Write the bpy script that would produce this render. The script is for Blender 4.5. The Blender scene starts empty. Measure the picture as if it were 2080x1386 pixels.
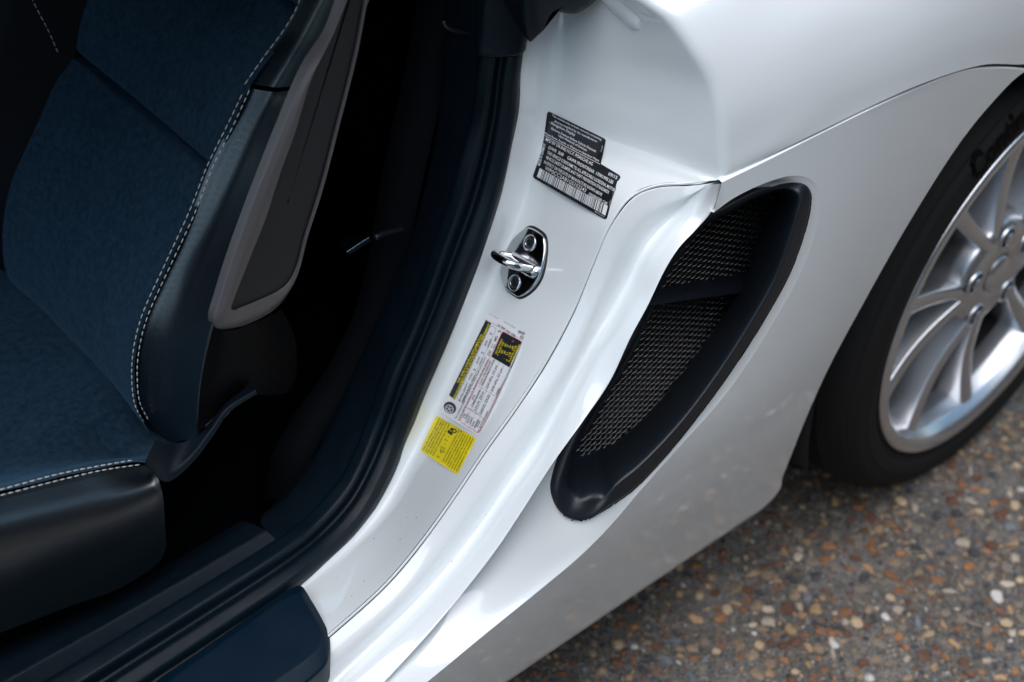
import bpy, bmesh, math, random
import numpy as np
from mathutils import Vector, Matrix, noise as mnoise
from mathutils.bvhtree import BVHTree
from mathutils.geometry import delaunay_2d_cdt

random.seed(7); rng = np.random.default_rng(7)
scene = bpy.context.scene
COL = scene.collection

# ------------------------------------------------------------------ camera
# x = rearward along the car, y = inboard (the outer skin is at y = -0.9), z = up, origin under the rear hub
CAM = np.array([-1.7042, -1.6503, 1.7323])
YAW, PIT, ROLL = (math.radians(a) for a in (44.767, 41.215, 1.744))
FPX, PW, PH = 3420.0, 2080.0, 1386.0
fw = np.array([math.cos(PIT) * math.cos(YAW), math.cos(PIT) * math.sin(YAW), -math.sin(PIT)])
rt = np.cross(fw, [0, 0, 1]); rt /= np.linalg.norm(rt); up = np.cross(rt, fw)
rt, up = math.cos(ROLL) * rt + math.sin(ROLL) * up, -math.sin(ROLL) * rt + math.cos(ROLL) * up
cam_d = bpy.data.cameras.new('camera'); cam = bpy.data.objects.new('camera', cam_d); COL.objects.link(cam)
cam.matrix_world = Matrix(((rt[0], up[0], -fw[0], CAM[0]), (rt[1], up[1], -fw[1], CAM[1]), (rt[2], up[2], -fw[2], CAM[2]), (0, 0, 0, 1)))
cam_d.sensor_width = 36.0; cam_d.lens = FPX / PW * 36.0
cam_d.clip_start = 0.05; cam_d.clip_end = 500
cam_d.dof.use_dof = True; cam_d.dof.focus_distance = 1.72; cam_d.dof.aperture_fstop = 3.4
scene.camera = cam

# ------------------------------------------------------------------ sky, sun, exposure
SUN_EL, SUN_AZ = math.radians(76), math.radians(-165)      # azimuth measured from +x towards +y
world = bpy.data.worlds.new('World'); scene.world = world; world.use_nodes = True
wn = world.node_tree.nodes; wl = world.node_tree.links
sky = wn.new('ShaderNodeTexSky'); sky.sky_type = 'NISHITA'; sky.sun_disc = False
sky.sun_elevation = SUN_EL; sky.sun_rotation = math.pi / 2 - SUN_AZ
sky.dust_density = 2.0; sky.air_density = 1.0; sky.ozone_density = 1.0
hs = wn.new('ShaderNodeHueSaturation'); hs.inputs['Saturation'].default_value = 1.0; hs.inputs['Hue'].default_value = 0.478
wl.new(sky.outputs[0], hs.inputs['Color']); wl.new(hs.outputs[0], wn['Background'].inputs['Color'])
wn['Background'].inputs['Strength'].default_value = 0.11
sun_d = bpy.data.lights.new('sun', 'SUN'); sun_d.energy = 1.2; sun_d.angle = math.radians(75); sun_d.color = (1.0, 0.98, 0.965)
sun = bpy.data.objects.new('sun', sun_d); COL.objects.link(sun); sun.location = (0, -3, 6)
sd = Vector((math.cos(SUN_EL) * math.cos(SUN_AZ), math.cos(SUN_EL) * math.sin(SUN_AZ), math.sin(SUN_EL)))
sun.rotation_euler = sd.to_track_quat('Z', 'Y').to_euler()
scene.view_settings.view_transform = 'Standard'; scene.view_settings.look = 'None'
scene.view_settings.gamma = 1.0; scene.view_settings.exposure = 1.0
scene.render.engine = 'CYCLES'
scene.cycles.use_denoising = True
scene.cycles.max_bounces = 6; scene.cycles.diffuse_bounces = 3; scene.cycles.adaptive_threshold = 0.02; scene.cycles.caustics_reflective = False; scene.cycles.caustics_refractive = False


# ------------------------------------------------------------------ helpers
def P(u, v, y=None, x=None, z=None):
    """Point on the line of sight of photo pixel (u, v) at a given depth plane."""
    d = fw + rt * (u - PW / 2) / FPX - up * (v - PH / 2) / FPX
    i, val = (1, y) if y is not None else ((0, x) if x is not None else (2, z))
    return CAM + d * ((val - CAM[i]) / d[i])

def R(pts, y=None):
    return np.array([P(p[0], p[1], y=(p[2] if len(p) > 2 else y)) for p in pts])

def proj(q):
    d = np.asarray(q, float) - CAM; w = d @ fw
    return np.stack([PW / 2 + FPX * (d @ rt) / w, PH / 2 - FPX * (d @ up) / w], -1)

def cr(a, n, closed=False, knots=None):
    """Catmull-Rom through the rows of a, n samples per span, along axis 0."""
    a = np.asarray(a, float); N = len(a)
    sh = a.reshape(N, -1, a.shape[-1])
    if closed:
        ext = np.concatenate([sh[-1:], sh, sh[:2]])
    else:
        ext = np.concatenate([2 * sh[:1] - sh[1:2], sh, 2 * sh[-1:] - sh[-2:-1]])
    ch = np.linalg.norm(np.diff(ext, axis=0), axis=2).mean(1) ** 0.5 + 1e-6
    t = np.concatenate([[0], np.cumsum(ch)])
    out = []
    spans = N if closed else N - 1
    for i in range(1, spans + 1):
        p0, p1, p2, p3 = ext[i - 1:i + 3]; t0, t1, t2, t3 = t[i - 1:i + 3]
        m1 = (t2 - t1) * ((p1 - p0) / (t1 - t0) - (p2 - p0) / (t2 - t0) + (p2 - p1) / (t2 - t1))
        m2 = (t2 - t1) * ((p2 - p1) / (t2 - t1) - (p3 - p1) / (t3 - t1) + (p3 - p2) / (t3 - t2))
        for k in range(n):
            s = k / n
            out.append((2*s**3 - 3*s**2 + 1) * p1 + (s**3 - 2*s**2 + s) * m1 + (-2*s**3 + 3*s**2) * p2 + (s**3 - s**2) * m2)
    if not closed: out.append(ext[N])
    return np.array(out).reshape((-1,) + a.shape[1:])

def rounded(pts, rad, nseg=4, nfil=6):
    """Polyline with rounded corners, fixed number of samples."""
    pts = np.asarray(pts, float); out = []; prev = pts[0]
    for i in range(1, len(pts)):
        if i < len(pts) - 1:
            a, b, c = pts[i - 1], pts[i], pts[i + 1]
            l1, l2 = np.linalg.norm(b - a), np.linalg.norm(c - b)
            r = min(rad[i - 1] if hasattr(rad, '__len__') else rad, .48 * l1, .48 * l2)
            e1 = b + (a - b) / max(l1, 1e-9) * r; e2 = b + (c - b) / max(l2, 1e-9) * r
        else:
            e1 = pts[i]
        for k in range(nseg): out.append(prev + (e1 - prev) * k / nseg)
        if i < len(pts) - 1:
            for k in range(nfil):
                s = k / nfil; out.append((1 - s)**2 * e1 + 2 * s * (1 - s) * b + s * s * e2)
            prev = e2
    out.append(pts[-1])
    return np.array(out)

def new_obj(name, me, mat, parent=None, smooth=True):
    if mat is not None: me.materials.append(mat)
    if smooth: me.polygons.foreach_set('use_smooth', [True] * len(me.polygons))
    o = bpy.data.objects.new(name, me); COL.objects.link(o)
    if parent is not None: o.parent = parent
    return o

def face_camera(verts, faces):
    v = np.asarray(verts)
    s = 0.0
    for f in faces[::max(1, len(faces) // 400)]:
        a, b, c = v[f[0]], v[f[1]], v[f[2]]
        n = np.cross(b - a, c - a)
        if len(f) == 4: n = n + np.cross(c - a, v[f[3]] - a)
        s += np.dot(n, CAM - a) / (np.linalg.norm(CAM - a))
    return faces if s >= 0 else [tuple(reversed(f)) for f in faces]

def mesh_obj(name, verts, faces, mat, parent=None, smooth=True, orient=True, thick=0.0, bevel=0.0, sub=0):
    faces = [tuple(int(i) for i in f) for f in faces]
    if orient: faces = face_camera(verts, faces)
    me = bpy.data.meshes.new(name)
    me.from_pydata([tuple(map(float, v)) for v in verts], [], faces); me.update()
    o = new_obj(name, me, mat, parent, smooth)
    if thick:
        m = o.modifiers.new('thickness', 'SOLIDIFY'); m.thickness = thick; m.offset = -1
    if bevel:
        m = o.modifiers.new('bevel', 'BEVEL'); m.width = bevel; m.segments = 3; m.limit_method = 'ANGLE'; m.angle_limit = math.radians(40)
    if sub:
        m = o.modifiers.new('sub', 'SUBSURF'); m.levels = m.render_levels = sub
    return o

def grid(pts, closed=False):
    N, M = pts.shape[:2]; faces = []
    for i in range(N if closed else N - 1):
        i2 = (i + 1) % N
        for j in range(M - 1):
            faces.append((i * M + j, i2 * M + j, i2 * M + j + 1, i * M + j + 1))
    return pts.reshape(-1, 3), faces

def sheet(name, pts, mat, parent=None, thick=0.0, closed=False, keep=None, **kw):
    v, f = grid(np.asarray(pts), closed)
    if keep is not None:
        ok = keep(np.array([v[list(q)].mean(0) for q in f])); f = [q for q, k in zip(f, ok) if k]
    return mesh_obj(name, v, f, mat, parent, thick=thick, **kw)

def bvh_of(pts):
    v, f = grid(np.asarray(pts))
    return BVHTree.FromPolygons([Vector(p) for p in v], f)

def cast(bvh, u, v, off=0.0):
    d = fw + rt * (u - PW / 2) / FPX - up * (v - PH / 2) / FPX
    d = d / np.linalg.norm(d)
    loc, n, i, t = bvh.ray_cast(Vector(CAM), Vector(d))
    if loc is None: return None
    if n.dot(Vector(d)) > 0: n = -n
    return np.array(loc + n * off), np.array(n)

def box_mesh(cx, cy, cz, sx, sy, sz):
    v = [(cx + sx * a / 2, cy + sy * b / 2, cz + sz * c / 2) for a in (-1, 1) for b in (-1, 1) for c in (-1, 1)]
    f = [(0, 1, 3, 2), (4, 6, 7, 5), (0, 4, 5, 1), (2, 3, 7, 6), (0, 2, 6, 4), (1, 5, 7, 3)]
    return v, f

def tube(path, rad, n=8, caps=True):
    path = np.asarray(path, float); N = len(path); rad = np.broadcast_to(rad, (N,))
    tan = np.gradient(path, axis=0); tan /= np.linalg.norm(tan, axis=1)[:, None] + 1e-12
    ref = np.array([0.31, -0.42, 0.85]); verts = []; faces = []
    nrm = np.cross(tan[0], ref); nrm /= np.linalg.norm(nrm)
    for i in range(N):
        nrm = nrm - tan[i] * (nrm @ tan[i]); nrm /= np.linalg.norm(nrm); bn = np.cross(tan[i], nrm)
        for k in range(n):
            a = 2 * math.pi * k / n
            verts.append(path[i] + rad[i] * (math.cos(a) * nrm + math.sin(a) * bn))
    for i in range(N - 1):
        for k in range(n):
            k2 = (k + 1) % n
            faces.append((i * n + k, i * n + k2, (i + 1) * n + k2, (i + 1) * n + k))
    if caps:
        faces.append(tuple(range(n - 1, -1, -1))); faces.append(tuple((N - 1) * n + k for k in range(n)))
    return verts, faces

class MB:
    """Collects pieces of geometry into one mesh."""
    def __init__(s): s.v = []; s.f = []
    def add(s, vf):
        o = len(s.v); s.v += [tuple(p) for p in vf[0]]; s.f += [tuple(i + o for i in f) for f in vf[1]]
    def build(s, name, mat, parent=None, smooth=True, **kw):
        kw.setdefault('orient', False)
        return mesh_obj(name, s.v, s.f, mat, parent, smooth, **kw)

def empty(name, loc=(0, 0, 0), parent=None):
    o = bpy.data.objects.new(name, None); COL.objects.link(o); o.location = loc; o.empty_display_size = .1
    if parent is not None: o.parent = parent
    return o

# ------------------------------------------------------------------ materials
def mat(name, col, rough=.5, metal=0.0, coat=0.0, coat_rough=.03, coat_ior=1.58, spec=.5, bump=None, mottle=None, sheen=0.0, sheen_tint=None, rvar=None):
    m = bpy.data.materials.new(name); m.use_nodes = True
    nt = m.node_tree; N = nt.nodes; L = nt.links; b = N['Principled BSDF']
    b.inputs['Base Color'].default_value = (*col, 1); b.inputs['Roughness'].default_value = rough
    b.inputs['Metallic'].default_value = metal; b.inputs['Specular IOR Level'].default_value = spec
    b.inputs['Coat IOR'].default_value = coat_ior; b.inputs['Coat Weight'].default_value = coat; b.inputs['Coat Roughness'].default_value = coat_rough
    if sheen:
        b.inputs['Sheen Weight'].default_value = sheen; b.inputs['Sheen Roughness'].default_value = .45
        b.inputs['Sheen Tint'].default_value = (*(sheen_tint or col), 1)
    tc = N.new('ShaderNodeTexCoord')
    def noise(scale, detail=3, rough_=.55):
        n = N.new('ShaderNodeTexNoise'); n.inputs['Scale'].default_value = scale; n.inputs['Detail'].default_value = detail
        n.inputs['Roughness'].default_value = rough_; L.new(tc.outputs['Object'], n.inputs['Vector']); return n
    if mottle:                                  # (scale, colour2, low, high)
        sc, c2, lo, hi = mottle; n = noise(sc, 5)
        r = N.new('ShaderNodeValToRGB'); r.color_ramp.elements[0].position = lo; r.color_ramp.elements[1].position = hi
        r.color_ramp.elements[0].color = (*col, 1); r.color_ramp.elements[1].color = (*c2, 1)
        L.new(n.outputs['Fac'], r.inputs[0]); L.new(r.outputs[0], b.inputs['Base Color'])
    if rvar:                                    # (scale, low rough, high rough)
        n = noise(rvar[0], 4); mr = N.new('ShaderNodeMapRange')
        mr.inputs['From Min'].default_value = .3; mr.inputs['From Max'].default_value = .7
        mr.inputs['To Min'].default_value = rvar[1]; mr.inputs['To Max'].default_value = rvar[2]
        L.new(n.outputs['Fac'], mr.inputs['Value']); L.new(mr.outputs[0], b.inputs['Roughness'])
    if bump:                                    # list of (scale, distance)
        prev = None
        for sc, dist in bump:
            n = noise(sc, 2); bp = N.new('ShaderNodeBump'); bp.inputs['Strength'].default_value = 1.0
            bp.inputs['Distance'].default_value = dist; L.new(n.outputs['Fac'], bp.inputs['Height'])
            if prev: L.new(prev.outputs[0], bp.inputs['Normal'])
            prev = bp
        L.new(prev.outputs[0], b.inputs['Normal'])
    return m

M_paint = mat('white_paint', (.74, .785, .80), .30, coat=1.0, coat_rough=.02, rvar=(14, .285, .315))
M_dark = mat('panel_gap_dark', (.008, .009, .011), .7)
M_rubber = mat('door_rubber', (.0015, .007, .012), .42, spec=.24, bump=[(700, .00015)], rvar=(60, .34, .5))
M_grain = mat('grained_plastic', (.002, .007, .013), .48, spec=.25, bump=[(900, .0004)], rvar=(40, .42, .56))
M_plate = mat('sill_plate_plastic', (.0006, .009, .021), .48, spec=.22, bump=[(1300, .0002)], rvar=(25, .4, .52))
M_suede = mat('suede_cloth', (.006, .019, .035), .95, spec=.1, mottle=(150, (.020, .043, .068), .30, .74), sheen=.26, sheen_tint=(.2, .42, .64), bump=[(1500, .0004), (14, .004)])
M_leather = mat('black_leather', (.0015, .006, .010), .34, spec=.5, coat=.8, coat_rough=.27, coat_ior=1.8, bump=[(420, .00025), (24, .0006)], rvar=(18, .32, .38))
M_leather_shaded = mat('shaded_black_leather', (.003, .004, .006), .7, spec=.12, bump=[(420, .0003)])  # copy of the leather, dulled to imitate shade on the inboard bolster
M_shellgrey = mat('grey_shell_plastic', (.105, .098, .10), .42, metal=.2, bump=[(1500, .0001)])
M_shelldark = mat('dark_shell_plastic', (.006, .006, .008), .5, spec=.35, bump=[(1100, .0002)])
M_shellblack = mat('black_shell_plastic', (.002, .002, .003), .6, spec=.08, bump=[(1100, .0002)])
M_thread = mat('pale_thread', (.62, .60, .56), .8)
M_carpet = mat('black_carpet', (.002, .0028, .004), .95, spec=.04, bump=[(900, .001)])
M_belt = mat('belt_webbing', (.003, .005, .008), .8, spec=.15, bump=[(700, .0006)])
M_chrome = mat('polished_steel', (.62, .63, .65), .10, metal=1.0, bump=[(160, .00012)], rvar=(70, .06, .18))
M_screw = mat('zinc_screw', (.66, .69, .72), .24, metal=1.0)
M_black = mat('black_gasket', (.008, .009, .011), .5)
M_bezel = mat('satin_black_plastic', (.009, .013, .019), .36, bump=[(1300, .00012)], rvar=(30, .31, .42))
M_wire = mat('mesh_wire', (.17, .168, .165), .26, metal=1.0)
M_tyre = mat('tyre_rubber', (.012, .0125, .013), .75, spec=.2, bump=[(260, .0004)])
M_tyretext = mat('tyre_lettering', (.0012, .0012, .0012), .45, spec=.1)
M_alloy = mat('silver_alloy', (.60, .62, .65), .27, metal=.92, coat=.5, coat_rough=.06)
M_barrel = mat('dusty_barrel', (.035, .035, .037), .5, metal=.5)
M_disc = mat('brake_disc_steel', (.12, .115, .115), .4, metal=1.0)
M_rust = mat('rusty_hub', (.20, .075, .022), .8, mottle=(60, (.08, .04, .02), .4, .65))
M_label_black = mat('label_black', (.008, .009, .012), .35)
M_label_white = mat('label_white', (.78, .79, .81), .4)
M_label_yellow = mat('label_yellow', (.83, .69, .008), .42)
M_print_white = mat('print_white', (.74, .75, .77), .5)
M_print_dark = mat('print_dark', (.012, .014, .02), .5)
M_print_red = mat('print_red', (.62, .02, .05), .5)

# ------------------------------------------------------------------ the car
car = empty('car', (-0.6, -0.5, 0))
car['label'] = 'white sports car with its door open, dark suede seat and black side air intake'
car['category'] = 'car'
CAROFF = Vector((-0.6, -0.5, 0))
def under_car(o, parent=None):
    o.parent = parent or car
    if parent is None: o.matrix_parent_inverse = Matrix.Translation(-CAROFF)
    return o
def part(name, label=None):
    """An Empty that groups the pieces of one part of the car; stays at the car's origin."""
    e = empty(name, (0, 0, 0)); e.parent = car; e.matrix_parent_inverse = Matrix.Translation(-CAROFF)
    if label: e['label'] = label
    return e

# ---- quarter panel with the door jamb: stations from the sill up the pillar
#      each: strip edge, fold, outer edge (gap line, then the panel's front edge)
ST = [((100, 1530, -.668), (110, 1545, -.671), (470, 1450, -.757)),
      ((308, 1386, -.668), (320, 1398, -.671), (560, 1385, -.757)),
      ((610, 1180, -.668), (622, 1187, -.671), (673, 1286, -.756)),
      ((717, 1084, -.655), (729, 1092, -.658), (785, 1184, -.755)),
      ((771, 1007, -.645), (786, 1020, -.648), (860, 1094, -.755)),
      ((809, 922, -.635), (832, 934, -.639), (930, 996, -.755)),
      ((840, 840, -.63), (874, 849, -.634), (985, 914, -.755)),
      ((880, 735, -.628), (914, 757, -.633), (1048, 827, -.755)),
      ((930, 615, -.626), (962, 645, -.632), (1110, 732, -.755)),
      ((963, 533, -.624), (1000, 560, -.63), (1165, 629, -.755)),
      ((1000, 440, -.62), (1040, 466, -.627), (1205, 532, -.756)),
      ((1020, 375, -.616), (1064, 400, -.624), (1240, 454, -.758)),
      ((1036, 292, -.612), (1084, 314, -.621), (1288, 395, -.762)),
      ((1041, 268, -.610), (1091, 288, -.620), (1338, 376, -.772)),
      ((1044, 252, -.609), (1095, 270, -.619), (1395, 373, -.792)),
      ((1046, 238, -.608), (1099, 256, -.618), (1438, 368, -.81)),
      ((1048, 222, -.607), (1102, 242, -.617), (1467, 364, -.822)),
      ((1052, 180, -.605), (1108, 198, -.615), (1469, 310, -.818)),
      ((1056, 140, -.604), (1114, 155, -.613), (1466, 240, -.81)),
      ((1061, 105, -.602), (1120, 115, -.611), (1450, 175, -.797)),
      ((1068, 79, -.6), (1126, 82, -.61), (1415, 112, -.778)),
      ((1080, 40, -.598), (1132, 45, -.608), (1368, 50, -.753)),
      ((1095, 0, -.595), (1142, 8, -.606), (1318, 15, -.73)),
      ((1115, -60, -.59), (1155, -40, -.602), (1262, -15, -.706)),
      ((1140, -140, -.58), (1172, -110, -.592), (1225, -60, -.68))]
KST = 16                                            # station of the corner where the gap line leaves the jamb
E0 = R([s[0] for s in ST]); E1 = R([s[1] for s in ST]); EO = R([s[2] for s in ST])

# fender rows: continuation of the upper stations to the rear
def fender_row(k):
    t = (k - KST) / (len(ST) - 1 - KST)
    ys = np.interp(t, [0, .25, .5, .75, 1], [-.8955, -.886, -.856, -.800, -.700])
    return ys
GAPR = R([(1467, 364, -.822), (1549, 325, -.837), (1665, 267, -.86), (1780, 210, -.88), (1895, 160, -.892),
          (1942, 142, -.895), (1992, 133, -.896), (2080, 135, -.896), (2180, 160, -.893)])
GAPR = np.concatenate([GAPR[GAPR[:, 0] < -.06], [(-.01, -.893, .705), (.12, -.892, .688), (.22, -.889, .636), (.30, -.884, .56), (.355, -.878, .455), (.375, -.872, .34), (.42, -.865, .27), (1.0, -.80, .27)]])
def fender_section(x, t):
    """(y, z) on the rear fender above the gap line, t = 0 at the gap and 1 at the shoulder top."""
    zg = np.interp(x, GAPR[:, 0], GAPR[:, 2]); yg = np.interp(x, GAPR[:, 0], GAPR[:, 1])
    yy = yg + np.interp(t, [0, .2, .4, .6, .8, 1], [0, .010, .038, .082, .145, .235])
    zt = .985 - .10 * max(0, x + .1)
    zz = zg + (zt - zg) * np.interp(t, [0, .2, .4, .6, .8, 1], [0, .28, .55, .77, .92, 1.0])
    return np.array([x, yy, zz])

XS = [-.47, -.36, -.24, -.12, .0, .12, .22, .30, .355, .375, .42, .6, .95]
jam = []; FS = {}
for k in range(len(ST)):
    a, b, c = E0[k], E1[k], EO[k]
    up_k = max(0.0, min(1.0, (k - 9) / 8))
    back = a + (a - b) / np.linalg.norm(a - b) * .012
    n = np.cross(EO[min(k + 1, len(ST) - 1)] - EO[max(k - 1, 0)], b - c); n /= np.linalg.norm(n)
    if n @ (CAM - c) < 0: n = -n
    m1 = b + (c - b) * .5 - n * (.002 + .005 * up_k)
    if k >= KST:
        t = (k - KST) / (len(ST) - 1 - KST)
        q = fender_section(XS[0], t)
        f1 = c + (q - c) * .4; FS[k] = (f1, q)
        rc = .009 + .006 * t if k > KST else .006
    else:
        f1 = c - n * .0022; rc = .0010
    jam.append(rounded([back, a, b, m1, c, f1], [.004, .010 + .018 * up_k, .02 + .03 * up_k, rc], 4, 7))
jam = cr(np.array(jam), 6)
jam = np.concatenate([jam[:1] + np.array([-.75, 0, 0]), jam])
jamb_bvh = bvh_of(jam)

# the fender skin behind the front edge of the quarter panel
fr = []
for k in range(KST, len(ST)):
    t = (k - KST) / (len(ST) - 1 - KST)
    fr.append([FS[k][0]] + [fender_section(x, t) for x in XS])
fr = np.array(fr)
fr = cr(fr, 6); fr[:, 0] = jam[KST * 6 + 1:, -1]
fr = np.swapaxes(cr(np.swapaxes(fr, 0, 1), 8), 0, 1)
v1, f1_ = grid(jam); v2, f2_ = grid(fr)
M_ = jam.shape[1]; M2 = fr.shape[1]; n1 = len(v1)
remap = {i * M2: (KST * 6 + 1 + i) * M_ + M_ - 1 for i in range(fr.shape[0])}          # shared edge
f2_ = [tuple(remap.get(i, i + n1) for i in f) for f in f2_]
def fix(f, v):
    n = np.cross(v[f[1]] - v[f[0]], v[f[2]] - v[f[0]]); return n
vv_ = np.concatenate([v1, v2])
f1_ = face_camera(vv_, f1_); f2_ = face_camera(vv_, f2_)
quarter = under_car(mesh_obj('quarter_panel', vv_, f1_ + f2_, M_paint, orient=False))
dk = fr[-1]
under_car(sheet('rear_deck', np.array([dk, dk * [1, .6, 1] + [0, 0, .012], dk * [1, 0, 1] + [0, 0, .02], dk * [1, -1, 1]]), M_paint, orient=False))
quarter['label'] = 'white rear fender and door jamb in one pressing'

# ---- lower side panel: flange beside the gap, gutter, outer lip
FL = [((470, 1458), (560, 1460), (640, 1530)), ((560, 1391), (640, 1415), (705, 1465)), ((675, 1292), (715, 1349), (782, 1386)), ((788, 1190), (832, 1240), (880, 1278)),
      ((864, 1100), (912, 1152), (955, 1187)), ((935, 1001), (972, 1076), (1010, 1115)), ((990, 919), (1032, 988), (1062, 1037)),
      ((1053, 832), (1092, 902), (1121, 945)), ((1115, 736), (1150, 795), (1190, 849)), ((1170, 632), (1200, 703), (1240, 775)),
      ((1210, 534), (1245, 628), (1281, 687)), ((1244, 457), (1278, 568), (1317, 620)), ((1291, 399), (1308, 508), (1350, 551)),
      ((1338, 380), (1342, 466), (1380, 503)), ((1396, 378), (1380, 428), (1416, 465)), ((1440, 373), (1408, 396), (1449, 424)),
      ((1466, 369), (1432, 376), (1464, 380))]
FY = [(-.760, -.782, -.820)] * 12 + [(-.765, -.782, -.820), (-.776, -.785, -.820), (-.795, -.792, -.820), (-.812, -.802, -.8215), (-.823, -.812, -.8225)]
flg = []; LIP = []
GE = []
FL[16] = (FL[16][0], FL[16][1], (1466, 373))
for kk, ((g, u, l), (yg, yu, yl)) in enumerate(zip(FL, FY)):
    c2 = np.array(ST[kk][2][:2], float)
    dv = np.array(u, float) - c2 if kk < 13 else np.array([.0, 1.0])
    g = c2 + dv / np.linalg.norm(dv) * 5.5
    G, U, Lp = P(*g, y=ST[kk][2][2] - .001), P(*u, y=yu), P(*l, y=yl)
    n = (CAM - G) / np.linalg.norm(CAM - G)
    und = Lp + np.array([.004, .010, -.004]) * (1 if kk < 13 else .12)
    G2 = G - n * .0005 + (U - G) * .02
    mid = U + (Lp - U) * .42 + n * .0034
    body = cr(np.array([G2, G2 + (U - G2) * .5 + n * .0035, U - n * .002, mid, Lp - (Lp - mid) * .12 + n * .0005]), 6)
    edge = rounded([body[-1], Lp, und], [.0020], 2, 5)
    GE.append(G - n * .0022)
    flg.append(np.concatenate([[G - n * .0022, G - n * .0008], body[:-1], edge])); LIP.append(Lp)
LIP = np.array(LIP)
flg = cr(np.array(flg), 6); flg = np.concatenate([flg[:1] + np.array([-.75, 0, 0]), flg])
flange = under_car(sheet('side_panel_flange', flg, M_paint, None))
flange['label'] = 'white door flange with soft gutter and outer lip'
# dark strips that put the shade into the panel gaps
cE = []
for k in range(KST + 1):
    n = (CAM - EO[k]) / np.linalg.norm(CAM - EO[k]); cE.append(EO[k] - n * .0022)
cE, GE = np.array(cE), np.array(GE)
under_car(sheet('gap_shade', cr(np.stack([cE + (cE - GE) * .5, cE, GE, GE + (GE - cE) * .5], 1), 6), M_dark))
under_car(sheet('gap_shade', np.stack([fr[0] + [0, .0045, .004], fr[0] + [0, .0035, -.006], fr[0] + [0, .006, -.014]], 1), M_dark))

# ---- outer skin as a height field w(x, z), w = -y
def sstep(a, b, t):
    t = min(1, max(0, (t - a) / (b - a))); return t * t * (3 - 2 * t)
def smin(a, b, k):
    h = max(k - abs(a - b), 0) / k
    return min(a, b) - h * h * k * .25
WT = ([-1.2, -.62, -.575, -.533, -.474, -.41, -.328, -.24, -.1, .3], [.80, .811, .8225, .838, .8605, .8795, .8915, .896, .8965, .894])
WL = ([-1.3, -1.0, -.75, -.55, -.42, -.3, .3], [.848, .852, .858, .868, .876, .882, .885])
def spl(xv, tab):
    xs, ys = tab
    return float(np.interp(xv, SX, tab_cache[id(tab)]))
SX = np.linspace(-1.4, .6, 401); tab_cache = {}
for tab in (WT, WL):
    y = np.interp(SX, *tab)
    for _ in range(60): y[1:-1] = (y[:-2] + 2 * y[1:-1] + y[2:]) / 4
    tab_cache[id(tab)] = y
def W(x, z):
    zr = .383 - .045 * sstep(-.72, -1.0, x) if x < -.72 else .383
    t = sstep(.36, .80, z)
    wu = spl(x, WL) * (1 - t) + spl(x, WT) * t + .006 * math.sin(math.pi * min(1, max(0, (z - .38) / .40)))
    wl = spl(x, WL) - .13 * (zr - z)
    return smin(wu, wl, .012)
def on_skin(u, v, y0=-.86):
    y = y0
    for _ in range(40):
        p = P(u, v, y=y); y = .5 * y + .5 * (-W(p[0], p[2]))
    return P(u, v, y=y)
def skin(x, z): return np.array([x, -W(x, z), z])

CREASE_PX = [(750, 1478), (867, 1386), (986, 1288), (1101, 1195), (1178, 1130), (1240, 1068), (1297, 1001), (1375, 913), (1463, 815), (1520, 737), (1574, 650),
             (1622, 564), (1655, 478), (1664, 420), (1660, 380), (1638, 361), (1605, 358), (1552, 373), (1490, 403), (1450, 432)]
crease = cr(np.array([on_skin(*q) for q in CREASE_PX]), 6)
ARCH = [(2200, 128, -.893), (2140, 128, -.893), (2075, 150, -.891), (2010, 215, -.89), (1948, 293, -.889), (1848, 450, -.888), (1745, 632, -.884), (1683, 748, -.879), (1642, 838, -.872), (1607, 925, -.862), (1590, 968, -.853)]
arch = cr(np.array([on_skin(q[0], q[1]) for q in ARCH]), 6)
ROCK = [(1590, 968), (1583, 996), (1560, 1021), (1520, 1050), (1434, 1107), (1280, 1211), (1100, 1333), (1000, 1401), (800, 1538), (600, 1675)]
rock = cr(np.array([on_skin(q[0], q[1]) for q in ROCK]), 6)
gapL = cr(np.array([on_skin(q[0], q[1]) for q in [(1466, 371), (1549, 331), (1665, 273), (1780, 217), (1895, 167), (1942, 149), (1992, 140), (2080, 142), (2180, 166), (2200, 172)]]), 6)
# polygon: gap line -> arch -> rocker -> front end -> crease -> lip end
arch_use = arch[arch[:, 0] < gapL[-1][0] + .0]
poly = list(gapL[:-1]) + list(arch_use) + list(rock[1:]) + list(crease) + [P(1455, 412, y=-.8218)]
poly = np.array(poly); p2 = poly[:, [0, 2]]
def inside_many(q, pg):
    q = np.atleast_2d(q); pg = np.asarray(pg); c = np.zeros(len(q), bool)
    a, b = pg, np.roll(pg, 1, axis=0)
    for i in range(len(pg)):
        with np.errstate(divide='ignore', invalid='ignore'):
            m = ((a[i, 1] > q[:, 1]) != (b[i, 1] > q[:, 1])) & (q[:, 0] < (b[i, 0] - a[i, 0]) * (q[:, 1] - a[i, 1]) / (b[i, 1] - a[i, 1]) + a[i, 0])
        c ^= m
    return c
pts = [Vector(q) for q in p2]; edges = [(i, (i + 1) % len(pts)) for i in range(len(pts))]
bx0, bx1, bz0, bz1 = p2[:, 0].min(), p2[:, 0].max(), p2[:, 1].min(), p2[:, 1].max()
step = .009
cand = []
for ii, zz in enumerate(np.arange(bz0, bz1, step)):
    for xx in np.arange(bx0 + (ii % 2) * step / 2, bx1, step): cand.append((xx, zz))
cand = np.array(cand); cand = cand[inside_many(cand, p2)]
for q in cand:
    if np.min(np.hypot(p2[:, 0] - q[0], p2[:, 1] - q[1])) > step * .55: pts.append(Vector(q))
rv, re_, rf, *_ = delaunay_2d_cdt(pts, edges, [], 1, 1e-6)
sv = []
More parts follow.
